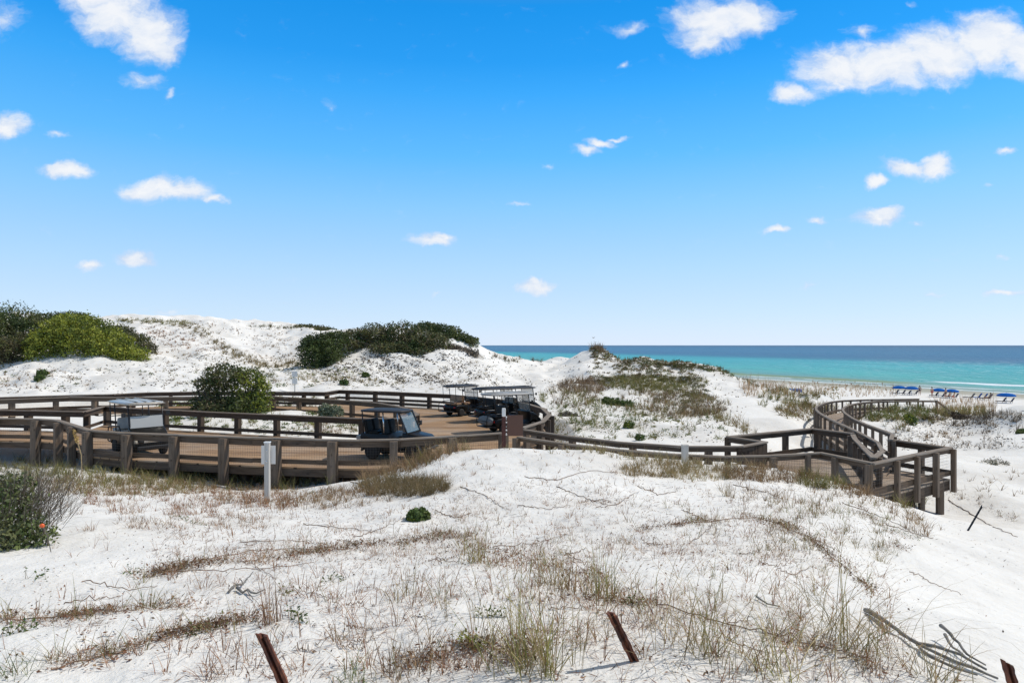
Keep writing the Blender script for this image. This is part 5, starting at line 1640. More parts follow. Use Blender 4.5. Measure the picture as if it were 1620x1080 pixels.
litter(rect(1400, 650, 1620, 712, 1500, 24), (0.03, 0.10), DARKL + GREYB, lit, 0.6)
shrublets(ell(1575, 733, 20, 5, 12), (0.15, 0.35), 0.05, GREYB + SAGE, low)
tufts(rect(1515, 745, 1620, 790, 30, 0), 7, (0.1, 0.3), 0.01, 0.4, 0.4, 0.6, BROWN, dry)
tufts(ell(1590, 660, 40, 8, 60), 7, (0.2, 0.5), 0.02, 0.4, 0.4, 0.6, GREYB, dry)

tufts(rect(205, 508, 480, 560, 420, 22), 6, (0.12, 0.3), 0.02, 0.4, 0.5, 0.6, BROWN + REDDISH, dry)
tufts(rect(240, 560, 480, 612, 260, 22), 6, (0.12, 0.3), 0.02, 0.4, 0.5, 0.6, OLIVE + BROWN, dry)
tufts(rect(480, 560, 780, 616, 520, 22), 6, (0.12, 0.3), 0.02, 0.45, 0.55, 0.6, GREYB + TAN, dry)
shrublets(rect(0, 585, 320, 622, 26), (0.12, 0.35), 0.07, OLIVE + GREEN, low, 24)
shrublets(rect(400, 580, 640, 614, 46), (0.12, 0.35), 0.07, OLIVE + GREEN, low, 24)
shrublets(rect(935, 555, 1110, 604, 420, 16), (0.16, 0.42), 0.10, OLIVEB + GREYB + BROWN + GREEN, low, 26)
shrublets(band([(935, 552), (985, 566), (1050, 576), (1110, 582), (1160, 592)], 6, 110), (0.2, 0.45), 0.10, OLIVEB + GREEN, low, 26)
tufts(band([(922, 552), (935, 549), (955, 556)], 4, 90), 9, (0.35, 0.8), 0.03, 0.3, 0.25, 0.6, BROWN + GREYB, dry)
tufts(rect(940, 560, 1110, 606, 500, 20), 7, (0.15, 0.4), 0.025, 0.4, 0.4, 0.6, OLIVE + BROWN, green)
tufts(ell(1060, 640, 95, 24, 900, 26), 8, (0.2, 0.45), 0.02, 0.4, 0.4, 0.6, BROWN + GREYB + OLIVE, dry)
tufts(ell(960, 655, 95, 22, 420, 28), 8, (0.15, 0.4), 0.02, 0.4, 0.4, 0.6, OLIVE + GREEN, green)
tufts(ell(1035, 607, 85, 13, 500), 8, (0.15, 0.4), 0.02, 0.4, 0.4, 0.6, OLIVE, green)
tufts(ell(910, 625, 45, 22, 260, 24), 8, (0.25, 0.6), 0.02, 0.4, 0.4, 0.6, GREYB + BROWN, dry)
tufts(rect(1090, 585, 1140, 660, 70, 24), 7, (0.2, 0.45), 0.02, 0.4, 0.45, 0.6, GREYB + OLIVE, dry)
tufts(rect(1400, 655, 1620, 710, 420, 26), 7, (0.15, 0.45), 0.02, 0.5, 0.6, 0.6, GREYB + DARKL + BROWN, dry)
tufts(ell(1275, 655, 40, 12, 160, 26), 8, (0.2, 0.5), 0.02, 0.4, 0.4, 0.6, OLIVE + BROWN, green)
tufts(rect(1340, 640, 1500, 668, 420, 22), 8, (0.2, 0.5), 0.02, 0.4, 0.4, 0.6, OLIVE + BROWN, green)
shrublets(ell(280, 645, 26, 9, 34), (0.2, 0.45), 0.07, BRIGHT, low, 60)
shrublets(ell(268, 668, 22, 8, 16), (0.15, 0.35), 0.06, BRIGHT + GREEN, low, 40)
shrublets(rect(300, 662, 560, 685, 46), (0.12, 0.3), 0.05, GREEN + OLIVE + BRIGHT, low, 36)
shrublets(ell(445, 636, 26, 9, 26), (0.15, 0.4), 0.05, OLIVE + GREEN, low, 36)
tufts(rect(430, 628, 540, 650, 90), 8, (0.15, 0.4), 0.012, 0.4, 0.35, 0.6, OLIVE + TAN, green)
# dark twig scraps on the sand between the railing and the open foreground
def scraps(P, L, acc, pal_):
    n = len(P); P = P.copy(); az_ = rng.normal(0.0, 0.9, n)
    a_ = np.stack([np.cos(az_), np.sin(az_), rng.normal(0.05, 0.15, n)], 1); s_ = np.stack([-np.sin(az_), np.cos(az_), rng.normal(0, 0.4, n)], 1)
    P[:, 2] += 0.008
    l_ = rng.uniform(L[0], L[1], n)
    acc.add(leaf_geo(P, unit(a_), unit(s_), l_, np.maximum(0.004, 0.0006 * P[:, 1]) * rng.uniform(0.7, 1.5, n), pal(pal_, n)))
scraps(rect(240, 760, 1350, 890, 5200, 50), (0.03, 0.12), lit, REDDISH + DARKL)
scraps(rect(250, 870, 1430, 1080, 2200, 80), (0.02, 0.09), lit, REDDISH + DARKL)
scraps(rect(1200, 770, 1600, 900, 500, 50), (0.03, 0.12), lit, BROWN + DARKL)

tufts(rect(230, 830, 1300, 960, 900, 55), 6, (0.03, 0.11), 0.0036, 0.5, 0.85, 0.5, REDDISH, dry)
scraps(rect(240, 830, 1330, 980, 2600, 55), (0.02, 0.09), lit, REDDISH + WRACK)
# patches of tangled dead runners between the bands
for cx, cy, rx, ry, n_ in ((400, 875, 170, 22, 260), (560, 900, 120, 40, 150), (760, 930, 120, 40, 160), (900, 905, 90, 22, 160), (1000, 860, 160, 30, 220), (1180, 830, 110, 16, 200), (1250, 860, 60, 30, 130), (420, 1000, 110, 40, 110), (1100, 990, 90, 24, 120),
                           (330, 830, 150, 20, 180), (640, 800, 120, 24, 150), (1010, 800, 150, 24, 160), (1230, 800, 90, 18, 140), (880, 775, 110, 20, 110), (90, 985, 90, 10, 110)):
    P = ell(cx, cy, rx, ry, n_, 26)
    tufts(P, 5, (0.02, 0.09), 0.0038, 0.45, 1.0, 0.4, WRACK + REDDISH, dry)
    scraps(P, (0.03, 0.12), lit, WRACK)
for k_ in range(26):
    x_, y_ = rng.uniform(500, 780), rng.uniform(560, 600); L_ = rng.uniform(25, 60)
    litter(band([(x_, y_), (x_ + L_, y_ + L_ * 0.42)], 2.5, 40), (0.03, 0.12), GREYB + DARKL, lit, 0.6)
# --- more of the fine red-brown stems of the near sand
tufts(rect(300, 770, 1330, 880, 1500, 42), 6, (0.03, 0.12), 0.0035, 0.5, 0.7, 0.5, REDDISH + BROWN, dry)
tufts(rect(300, 860, 1420, 1080, 700, 60), 6, (0.04, 0.14), 0.003, 0.5, 0.7, 0.5, REDDISH, dry)
tufts(rect(680, 712, 1280, 780, 420, 40), 6, (0.05, 0.16), 0.005, 0.45, 0.55, 0.5, BROWN + REDDISH, dry)
tufts(rect(60, 770, 480, 840, 500, 40), 7, (0.06, 0.2), 0.004, 0.45, 0.5, 0.6, BROWN + REDDISH, dry)
tufts(ell(190, 772, 150, 14, 200), 8, (0.12, 0.35), 0.005, 0.4, 0.4, 0.7, TAN + OLIVE, oats)
tufts(band([(1335, 770), (1400, 800), (1450, 830), (1480, 850)], 12, 110), 8, (0.1, 0.3), 0.005, 0.4, 0.4, 0.6, BROWN, dry)
tufts(rect(1200, 790, 1460, 880, 300, 40), 7, (0.06, 0.22), 0.0045, 0.4, 0.5, 0.6, BROWN + OLIVE, dry)

for acc, nm, mt, lb in ((dry, 'dry_grass', 'blade', 'dry red brown grass and stems scattered over the sand'), (oats, 'dune_grass', 'blade', 'tan dune grass and sea oats'),
                        (green, 'green_grass', 'blade', 'olive green grass in patches on the dunes'), (lit, 'leaf_litter', 'blade', 'dark dead leaves and bits on the white sand'),
                        (low, 'ground_cover', 'leaf', 'low green leafy ground cover on the dunes')):
    tag(acc.build(nm, M[mt]), lb, None, None, 'stuff')


# ------------------------------------------------------------------ single plants
def bush(name, label, lumps, n, leaf, palette, group=None, twigs=14, cat='bush', tip=None, gap=0.10, inner=0.35, stem=0.05, skirt=0.38, pals=None):
    """lumps: (x, y, z, rx, ry, rz) in metres"""
    x0 = np.mean([l[0] for l in lumps]); y0 = np.mean([l[1] for l in lumps])
    zb = float(gz(x0, y0))
    root = empty(name, Vector((x0, y0, zb)), 0, label, cat, group)
    acc = Veg()
    area = np.array([l[3] * l[5] + l[3] * l[4] for l in lumps]); area = area / area.sum()
    for li, (l, a) in enumerate(zip(lumps, area)):
        k = int(n * a * 1.9)
        d = unit(rng.normal(0, 1, (k, 3)))
        d[:, 2] = np.where(d[:, 2] < -0.35, -d[:, 2] * 0.6, d[:, 2]); d = unit(d)
        q = np.arctan2(d[:, 1], d[:, 0]) * 2.0
        bump = fbm(q * 1.3 + l[0] * 3, d[:, 2] * 3.2 + l[1] * 2, 5, 4)
        rad = 1 - np.abs(rng.normal(0, 0.10, k)) + bump * 0.5
        ins = rng.uniform(0, 1, k) < inner
        rad = np.where(ins, rad * rng.uniform(0.55, 0.95, k), rad)
        keep = (bump + rng.normal(0, 0.08, k)) > (-0.42 - 0.1 + gap)
        c = np.array(l[:3]) + d * rad[:, None] * np.array(l[3:6])
        nrm = unit(d / np.array(l[3:6]))
        dn = rng.uniform(0, 1, k) < skirt
        g0 = gz(c[:, 0], c[:, 1])
        c[:, 2] = np.where(dn & (c[:, 2] > g0), g0 + (c[:, 2] - g0) * rng.uniform(0.02, 0.9, k), c[:, 2])
        a_ = unit(nrm * 0.35 + rng.normal(0, 0.75, (k, 3)) + np.array([0, 0, 0.25]))
        s_ = unit(np.cross(a_, nrm + rng.normal(0, 0.5, (k, 3))))
        L = leaf * rng.uniform(0.5, 1.6, k)
        cl = fbm(c[:, 0] / (leaf * 5) + 3, c[:, 2] / (leaf * 3.5) + c[:, 1] / (leaf * 7), 44, 3) * 1.25
        PP = np.array((pals or {}).get(li, palette))
        ind = np.clip(((cl + 0.5) * len(PP)).astype(int) + rng.integers(-1, 2, k), 0, len(PP) - 1)
        col = np.clip(PP[ind] * (1 + rng.normal(0, 0.2, (k, 1))), 0.01, 0.8)
        ok = keep & (c[:, 2] > gz(c[:, 0], c[:, 1]) - 0.05)
        acc.add(leaf_geo(c[ok], a_[ok], s_[ok], L[ok], L[ok] * 0.55, col[ok]))
    acc.build('foliage', M['leaf'], root, (x0, y0, zb))
    if twigs:
        mb = MB()
        for i in range(twigs):
            l = lumps[i % len(lumps)]
            b = Vector((l[0] + random.uniform(-.3, .3) * l[3], l[1] + random.uniform(-.3, .3) * l[4], 0))
            if twigs <= 14: b = Vector((x0 + random.uniform(-1, 1) * stem, y0 + random.uniform(-1, 1) * stem, 0))
            b.z = float(gz(b.x, b.y)) - 0.1
            d = Vector((random.uniform(-1, 1), random.uniform(-1, 1), random.uniform(0.1, 1))).normalized()
            e = Vector((l[0] + d.x * l[3] * 0.92, l[1] + d.y * l[4] * 0.92, l[2] + d.z * l[5] * 0.92))
            m_ = b.lerp(e, 0.5) + Vector((random.uniform(-.2, .2) * l[3], random.uniform(-.2, .2) * l[4], 0.1 * l[5]))
            mb.tube([b, b.lerp(m_, 0.6), m_, e], [stem, stem * 0.8, stem * 0.55, stem * 0.2], 5)
        mb.build('branches', M['bark'], root, True)
    return root


def lump(cx, cy, rx, ry, d, depth=0.9):
    p = at(cx, cy, d)
    return (p.x, p.y, p.z, rx * d / F, rx * d / F * depth, ry * d / F)


HB = 'coastal shrubs on the dunes'
bush('shrub', 'large bright yellow green shrub sloping down the sand at the left', [lump(72, 545, 34, 28, 58), lump(105, 532, 40, 32, 58.5), lump(140, 535, 42, 34, 58), lump(175, 549, 36, 27, 57), lump(205, 562, 28, 16, 56.3), lump(120, 515, 34, 18, 60)], 15000, 0.17, BRIGHT, HB)
bush('shrub', 'dark green shrub at the left edge on the dune top behind the bright one', [lump(-40, 530, 60, 45, 62), lump(15, 520, 45, 38, 62), lump(45, 518, 35, 24, 63), lump(85, 508, 36, 14, 65), lump(115, 505, 28, 12, 66)], 13000, 0.17, DARKG, HB)
bush('shrub', 'grey olive low shrub in front of the dark one at the left edge', [lump(-30, 555, 50, 24, 58), lump(15, 553, 35, 20, 58.5), lump(42, 548, 25, 24, 59)], 7000, 0.15, OLIVEB, HB)
bush('shrub', 'dark narrow shrub on the slope just behind the bright yellow green one', [lump(185, 528, 28, 14, 63), lump(212, 540, 26, 13, 61.5), lump(232, 551, 16, 10, 60)], 4500, 0.14, OLIVEB, HB)
bush('shrub', 'round dark green shrub between the two railings, brighter on its right', [lump(338, 615, 26, 18, 35.5), lump(358, 600, 36, 24, 35.6), lump(326, 640, 24, 16, 35.4), lump(392, 606, 28, 24, 35.5), lump(412, 622, 18, 26, 35.2), lump(345, 645, 34, 18, 35), lump(388, 642, 34, 22, 35), lump(318, 606, 13, 8, 35.4), lump(402, 640, 22, 20, 34.8)], 12000, 0.11, OLIVEB + DARKG[1:2], HB, twigs=40, gap=0.2, pals={3: DARKG[1:4] + BRIGHT[:3], 4: BRIGHT[:4] + DARKG[1:3], 8: BRIGHT[:3] + DARKG[1:3], 6: DARKG + BRIGHT[:1]})  # right-hand lumps get brighter leaf colours, painting in the sunlit side
bush('shrub', 'green rounded shrub at the left foot of the central bushy dune', [lump(508, 545, 32, 18, 59), lump(492, 560, 20, 24, 58), lump(515, 560, 22, 20, 58.5), lump(530, 537, 22, 14, 60)], 8000, 0.15, [(0.045, 0.065, 0.022), (0.06, 0.085, 0.026), (0.09, 0.12, 0.03), (0.075, 0.10, 0.03)], HB)
bush('shrub', 'wide dark olive shrub covering the top of the central dune', [lump(560, 535, 30, 15, 64), lump(595, 533, 34, 20, 64), lump(632, 533, 36, 24, 63.5), lump(662, 543, 30, 24, 62.5), lump(690, 540, 26, 14, 63), lump(640, 552, 26, 14, 62), lump(612, 552, 28, 12, 61.5), lump(662, 558, 24, 10, 61.5), lump(555, 545, 18, 10, 62)], 14000, 0.16, OLIVEB + DARKG[:2], HB)
bush('shrub', 'dark green shrub crowning the right top of the central dune', [lump(675, 522, 22, 13, 69), lump(700, 528, 26, 15, 68), lump(722, 535, 20, 11, 67.5), lump(742, 540, 16, 8, 67.5)], 6000, 0.16, DARKG, HB)
bush('shrub', 'thin dark line of shrub along the far crest left of the central dune', [lump(460, 519, 18, 5, 90), lump(485, 519, 20, 6, 88), lump(512, 524, 18, 8, 84)], 2600, 0.2, OLIVEB, HB)
bush('shrub', 'bare grey brown twiggy shrub on the right shoulder of the central dune', [lump(715, 556, 18, 12, 64), lump(738, 562, 20, 12, 63.5), lump(700, 566, 18, 9, 63), lump(675, 568, 16, 8, 62)], 3800, 0.16, GREYB, HB, twigs=50, gap=0.3)
bush('shrub', 'fresh green shrub in the middle of the hummock beyond the walkway', [lump(972, 640, 12, 10, 41), lump(988, 645, 16, 12, 40.5), lump(960, 634, 8, 6, 42)], 3200, 0.10, GREEN, HB, stem=0.03)
bush('shrub', 'grey brown dead looking shrub left of the fresh green one', [lump(897, 660, 16, 9, 36), lump(912, 664, 12, 7, 35.5), lump(886, 665, 10, 6, 35.5)], 2200, 0.08, GREYB, HB, stem=0.02)
bush('shrub', 'silvery sage shrub on the sandy island behind the railing', [lump(515, 650, 12, 10, 33.5), lump(530, 651, 13, 10, 33.5)], 1800, 0.09, SAGE, HB, stem=0.02)
bush('shrub', 'brown twiggy shrub beneath the pointed dune', [lump(918, 610, 12, 9, 55), lump(930, 606, 10, 8, 55.5), lump(892, 618, 9, 6, 52)], 1800, 0.11, BROWN, HB, stem=0.02, gap=0.3)
bush('shrub', 'dark brown shrub in the hollow right of the ramp', [lump(1505, 657, 13, 7, 46), lump(1522, 661, 13, 6, 45)], 1500, 0.10, DARKL + OLIVEB[:2], HB, stem=0.02, gap=0.3)
bush('shrub', 'small green shrub under the curve of the ramp', [lump(1438, 660, 8, 6, 40), lump(1445, 664, 7, 5, 39.5)], 900, 0.08, BRIGHT[:3] + GREEN, HB, stem=0.02)
bush('shrub', 'small bright green shrub at the very right edge', [lump(1617, 684, 8, 6, 34)], 600, 0.07, GREEN, HB, stem=0.02)
for px, py, s, lb in ((578, 593, 6, 'tiny yellow green shrub on the sand under the central dune'), (545, 605, 7, 'tiny bright shrub just above the far railing kink'), (67, 590, 8, 'small green shrub on the left sand slope, higher of two'), (62, 598, 7, 'small green shrub on the left sand slope, lower of two'),
                      (1012, 692, 8, 'small green yucca like tuft beyond the sunken walkway'), (995, 672, 9, 'small rounded shrub right below the fresh green one')):
    p = pick1(px, py + s * 0.6, dmin=22)
    if p is not None:
        bush('shrub', lb, [lump(px, py, s, s * 0.75, p.y + 0.1)], 260, 0.0026 * p.y, GREEN + BRIGHT[:2], HB, twigs=4, stem=0.01)

# foreground green cushion at the centre left
p = pick1(661, 822)
bush('shrub', 'small round green cushion plant alone on the white sand in front', [lump(661, 815, 17, 11, p.y), lump(652, 818, 9, 8, p.y - 0.05), lump(672, 817, 9, 8, p.y + 0.05)], 1500, 0.035, GREEN + BRIGHT[:2], None, twigs=8, stem=0.006, inner=0.5)

# leafy bush with bare twigs at the left edge
b0 = pick1(30, 868)
D = b0.y + 0.25
rt = bush('shrub', 'leafy green bush with bare grey twigs at the left edge in front', [lump(8, 808, 52, 42, D), lump(-50, 790, 60, 55, D + 0.2), lump(40, 838, 34, 26, D - 0.1), lump(10, 850, 40, 24, D - 0.2), lump(20, 775, 30, 26, D + 0.2), lump(70, 845, 20, 14, D - 0.1)],
          4000, 0.042, [(0.09, 0.125, 0.04), (0.13, 0.165, 0.06), (0.17, 0.20, 0.07), (0.12, 0.13, 0.07), (0.22, 0.23, 0.10)], None, twigs=20, stem=0.012, inner=0.5, gap=0.28)
tw = Veg(); k = 900
bx = rng.uniform(-60, 75, k); c0 = pick(bx, 862 - rng.uniform(0, 10, k))
az = rng.normal(0.25, 0.7, len(c0))
bs = c0.copy(); bs[:, 2] += rng.uniform(0.05, 0.45, len(c0)); bs[:, 1] += rng.uniform(-0.1, 0.5, len(c0))
tw.add(blade_geo(bs, az, rng.uniform(0.25, 0.75, len(c0)), rng.uniform(0.004, 0.008, len(c0)), np.abs(rng.normal(0.75, 0.35, len(c0))), rng.normal(0.15, 0.3, len(c0)), pal(GREYB, len(c0)) * 0.8, 4))
k = 420
lx = rng.uniform(-40, 72, k); ly = rng.uniform(775, 850, k)
dd = D + rng.uniform(-0.3, 0.3, k)
bs = np.stack([(lx - 810) / F * dd, dd, CZ - (ly - HY) / F * dd], 1)
az = rng.normal(0.3, 1.0, k)
tw.add(blade_geo(bs, az, rng.uniform(0.15, 0.5, k), rng.uniform(0.004, 0.007, k), np.abs(rng.normal(0.5, 0.35, k)), rng.normal(0.1, 0.3, k), pal(GREYB, k) * 0.8, 4))
tw.build('twigs', M['blade'], rt, rt.location)
p = at(67, 831, D - 0.62)
fl = empty('flower', p, 0, 'small bright orange flower in the leafy bush at the left edge', 'flower')
mb = MB()
for k in range(7):
    q = 2 * PI * k / 7
    o_ = Vector((math.cos(q) * 0.022, -0.006, math.sin(q) * 0.018))
    mb.beam((0, 0, 0), o_, 0.010, 0.02, up=(0, 1, 0))
mb.build('petals', M['orange'], fl)
mb = MB(); mb.tube([(0, 0, 0), (0.01, 0.06, -0.12), (0.02, 0.1, -0.3)], 0.004, 5); mb.build('stem', M['bark'], fl)

# golden seed stalk in front of the corner post
b = pick1(130, 757)
st = empty('seed_stalk', b, 0, 'single golden sea oat seed stalk leaning before the railing posts', 'plant')
h = (757 - 681) * b.y / F
mb = MB(); pts = [b, b + Vector((-0.03, 0, h * 0.5)), b + Vector((-0.14, 0, h * 0.78)), b + Vector((-0.24, 0, h))]
mb.tube(pts, [0.014, 0.012, 0.01, 0.006], 6); mb.build('stem', simple('straw', (0.42, 0.30, 0.15), 0.7), st, True)
hv = Veg(); k = 60
t_ = rng.uniform(0.72, 1.02, k)
c = np.array([b.x, b.y, b.z]) + np.stack([-0.03 - 0.21 * np.clip((t_ - 0.5) / 0.5, 0, 1) + rng.normal(0, 0.022, k), rng.normal(0, 0.022, k), t_ * h], 1)
a = unit(np.stack([rng.normal(-0.3, 0.4, k), rng.normal(0, 0.4, k), rng.normal(-0.8, 0.3, k)], 1)); s_ = unit(np.cross(a, rng.normal(0, 1, (k, 3))))
hv.add(leaf_geo(c, a, s_, 0.09, 0.045, pal([(0.55, 0.38, 0.15), (0.62, 0.46, 0.22), (0.45, 0.30, 0.12)], k)))
hv.build('seed_head', M['blade'], st, b)


# grass clumps one can point to in the foreground
def clump(px, py, n, L, w, lean, kap, palette, label, rad=0.06):
    p = pick1(px, py)
    a = Veg()
    az = rng.uniform(0, 2 * PI, n)
    base = np.array([p.x, p.y, 0]) + np.stack([rng.normal(0, rad, n), rng.normal(0, rad, n), np.zeros(n)], 1)
    base[:, 2] = gz(base[:, 0], base[:, 1]) - 0.02
    a.add(blade_geo(base, az, rng.uniform(L[0], L[1], n), w * rng.uniform(0.7, 1.3, n), np.abs(rng.normal(lean, 0.22, n)), np.abs(rng.normal(kap, 0.4, n)), pal(palette, n, 0.15), 6))
    o = a.build('grass_clump', M['blade'], None, p)
    o.location = p
    tag(o, label, 'grass clump', 'single grass clumps in the foreground')


YG = [(0.28, 0.26, 0.09), (0.36, 0.29, 0.14), (0.21, 0.20, 0.07), (0.42, 0.33, 0.19), (0.25, 0.17, 0.10)]
STRAW = [(0.42, 0.33, 0.20), (0.34, 0.26, 0.15), (0.25, 0.19, 0.10), (0.20, 0.17, 0.08)]
for a_ in ((838, 1055, 75, (0.25, 0.62), 0.005, 0.22, 0.6, YG, 'tall yellow green grass clump at the bottom left of the central rusty stake', 0.07),
           (868, 1068, 30, (0.3, 0.6), 0.005, 0.2, 0.5, YG, 'thin upright grass clump close to the left of the central rusty stake', 0.03),
           (1212, 1062, 75, (0.25, 0.6), 0.004, 0.35, 1.0, YG, 'bushy arching green grass clump at the bottom right of the central stake', 0.09),
           (1352, 1028, 70, (0.3, 0.75), 0.0045, 0.45, 1.1, TAN, 'arching tan grass clump on the brown runner near the grey driftwood', 0.06),
           (1115, 1035, 60, (0.25, 0.6), 0.0045, 0.3, 0.8, TAN, 'tan grass clump just right of the central rusty stake', 0.07),
           (750, 890, 55, (0.2, 0.42), 0.005, 0.2, 0.5, YG, 'olive grass clump standing left of the middle of the sand', 0.06),
           (955, 945, 70, (0.15, 0.4), 0.005, 0.25, 0.6, YG, 'yellow green grass clump on the runner above the central stake', 0.08),
           (870, 925, 60, (0.15, 0.38), 0.005, 0.3, 0.7, TAN, 'tan grass clump left above the central stake', 0.08),
           (905, 935, 60, (0.15, 0.36), 0.005, 0.3, 0.6, BROWN, 'brown grass clump between two paler clumps above the central stake', 0.08),
           (430, 985, 34, (0.15, 0.42), 0.005, 0.15, 0.3, REDDISH, 'upright red brown grass clump above the left rusty stake', 0.03),
           (645, 1065, 70, (0.12, 0.32), 0.0045, 0.45, 0.6, BROWN, 'low brown grass clump at the bottom between the stakes', 0.09),
           (1150, 785, 40, (0.2, 0.42), 0.006, 0.2, 0.5, TAN, 'pale tan grass clump on the sand below the platform, left side', 0.05),
           (1395, 888, 30, (0.12, 0.28), 0.005, 0.4, 0.6, TAN, 'small straw coloured tuft on the smooth right slope', 0.04),
           (20, 1062, 70, (0.06, 0.2), 0.0032, 0.5, 0.6, OLIVE + GREEN, 'green tuft in the bottom left corner', 0.06),
           (560, 1078, 60, (0.06, 0.18), 0.0032, 0.45, 0.6, OLIVE + GREEN, 'small green tuft at the bottom edge right of the left stake', 0.05),
           (1480, 1075, 60, (0.15, 0.4), 0.0045, 0.5, 0.9, TAN, 'straw grass clump at the bottom edge under the driftwood', 0.07)):
    clump(*a_)

# long thin arching blades standing up out of the right foreground
al = Veg()
P = rect(1000, 985, 1480, 1078, 30)
tufts(P, 6, (0.4, 1.0), 0.0028, 0.3, 0.45, 1.5, STRAW, al, 0.05)
P = rect(700, 960, 1000, 1078, 16)
tufts(P, 6, (0.3, 0.7), 0.0028, 0.25, 0.25, 0.6, STRAW, al, 0.04)
tag(al.build('beach_grass', M['blade']), 'long thin arching beach grass blades in the right foreground', None, None, 'stuff')


# small leafy runners on the sand
def seedling(px, py, n, leaf, label, palette=GREEN, r=0.05, trail=None):
    p = pick1(px, py)
    if p is None: return
    a = Veg()
    c = np.stack([rng.normal(0, r, n), rng.normal(0, r, n), np.abs(rng.normal(0.02, 0.03, n))], 1)
    if trail is not None:
        t = rng.uniform(-1, 1, n); q = pick1(px + trail[0], py + trail[1])
        if q is not None:
            v = np.array(q - p); c[:, :2] = rng.normal(0, r * 0.35, (n, 2)) + t[:, None] * v[None, :2]
    xy = c[:, :2] + np.array([p.x, p.y])
    c[:, 2] += gz(xy[:, 0], xy[:, 1]) - p.z
    d = unit(np.stack([rng.normal(0, 1, n), rng.normal(0, 1, n), np.abs(rng.normal(0.5, 0.4, n))], 1))
    s_ = unit(np.cross(d, rng.normal(0, 1, (n, 3))))
    a.add(leaf_geo(c, d, s_, leaf * rng.uniform(0.7, 1.3, n), leaf * 0.5, pal(palette, n)))
    od = np.argsort(c[:, 0] + 0.3 * c[:, 1]); sc_ = c[od] - np.array([0, 0, 0.004])
    hw = 0.0016
    Vs = np.stack([sc_ + np.array([0, -hw, 0]), sc_ + np.array([0, hw, 0])], 1).reshape(-1, 3)
    b_ = np.arange(len(sc_) - 1) * 2
    a.add((Vs, np.stack([b_, b_ + 2, b_ + 3, b_ + 1], 1), np.tile(np.array([[0.16, 0.12, 0.06]]), (len(Vs), 1))))
    o = a.build('seedling', M['leaf']); o.location = p
    tag(o, label, 'plant', 'small green plants on the sand')


for a_ in ((62, 913, 26, 0.030, 'small green seedling on bare sand below the left bush'), (470, 978, 60, 0.026, 'green creeping sprig left of the centre foreground', GREEN, 0.06, (14, 9)),
           (455, 938, 30, 0.026, 'olive sprig above the creeping green sprig', OLIVE), (530, 918, 40, 0.024, 'dark green sprig between red brown stems', GREEN),
           (30, 1000, 60, 0.026, 'green runner with small leaves at the far left', GREEN, 0.07, (22, -5)), (325, 1000, 70, 0.024, 'olive runner above the left stake', OLIVE, 0.05, (28, -6)),
           (778, 975, 80, 0.022, 'pale green runner on the sand left of the tall clump', GREEN, 0.05, (24, 1)), (745, 1020, 90, 0.026, 'bright green runner tip near the tall clump', BRIGHT, 0.05, (22, 8)),
           (1005, 957, 50, 0.024, 'green sprig at the end of the brown runner', GREEN), (640, 868, 30, 0.022, 'dark sprig under the long brown runner', OLIVE),
           (1420, 842, 80, 0.030, 'pale green sprawling plant on the sand below the platform', SAGE + GREEN, 0.2), (330, 790, 50, 0.03, 'grey green low plant among the brown grass', SAGE, 0.15),
           (300, 825, 60, 0.028, 'trailing green plant on the sand at left', GREEN, 0.05, (30, 6)), (210, 905, 30, 0.024, 'green sprig beside the left end of the brown runner', GREEN),
           (496, 780, 40, 0.035, 'bright green plant on sand in front of the sign', GREEN, 0.08)):
    seedling(*a_)


# creeping vines: thin stems lying on the sand
vm = simple('vine_stem', (0.19, 0.115, 0.072), 0.9, var=0.35, scale=20)
mb = MB()
def vine(pts, r=0.005, wob=1.8):
    pts = np.array(pts, float); n = 22
    seg = np.hypot(*(pts[1:] - pts[:-1]).T); cum = np.concatenate([[0], np.cumsum(seg)]); t = np.linspace(0, cum[-1], n)
    x = np.interp(t, cum, pts[:, 0]) + rng.normal(0, wob * 0.6, n); y = np.interp(t, cum, pts[:, 1]) + rng.normal(0, wob * 0.35, n)
    P = pick(x, y)
    if len(P) < 4: return
    V_ = [Vector(p) + Vector((0, 0, abs(rng.normal(0, 0.012)) + r * 0.6)) for p in P]
    mb.tube(V_, [max(r, 0.0006 * P[0, 1]) * (1 - 0.5 * i / len(V_)) for i in range(len(V_))], 5)
for p_ in ([(560, 850), (600, 838), (640, 820)], [(780, 865), (840, 862), (900, 846)], [(1160, 768), (1210, 778), (1240, 790)], [(830, 755), (880, 760), (930, 745), (975, 748)], [(1010, 770), (1040, 782), (1070, 778)],
           [(1330, 795), (1380, 812), (1440, 838)], [(1400, 830), (1440, 842), (1475, 852)], [(380, 858), (470, 856), (520, 862)], [(880, 770), (930, 790), (960, 800)], [(130, 920), (200, 935), (250, 928)],
           [(480, 830), (540, 835), (590, 842)], [(100, 955), (140, 950), (190, 945)], [(1200, 890), (1230, 897), (1250, 892)], [(1500, 790), (1560, 828), (1610, 850)], [(1440, 905), (1480, 925), (1520, 940)],
           [(690, 810), (720, 820), (745, 812)], [(300, 890), (420, 870), (560, 868)], [(240, 905), (420, 900), (500, 890)], [(0, 985), (150, 972), (300, 960)], [(1040, 958), (1160, 990), (1380, 1045)], [(1060, 830), (1200, 818), (1280, 850), (1380, 935)],
           [(540, 700 + 60), (600, 770), (660, 765)], [(820, 800), (860, 806), (900, 802)], [(1090, 860), (1120, 840), (1135, 822)], [(80, 1060), (200, 1030), (330, 992)]):
    vine(p_, 0.0042, 2.2)
for i in range(34):
    x0 = rng.uniform(320, 1330); y0 = rng.uniform(765, 1060); L = rng.uniform(25, 70); q = rng.normal(0.2, 0.6)
    vine([(x0, y0), (x0 + L * 0.5, y0 + L * 0.25 * math.sin(q)), (x0 + L, y0 + L * 0.5 * math.sin(q + rng.normal(0, .5)))], 0.003, 2)
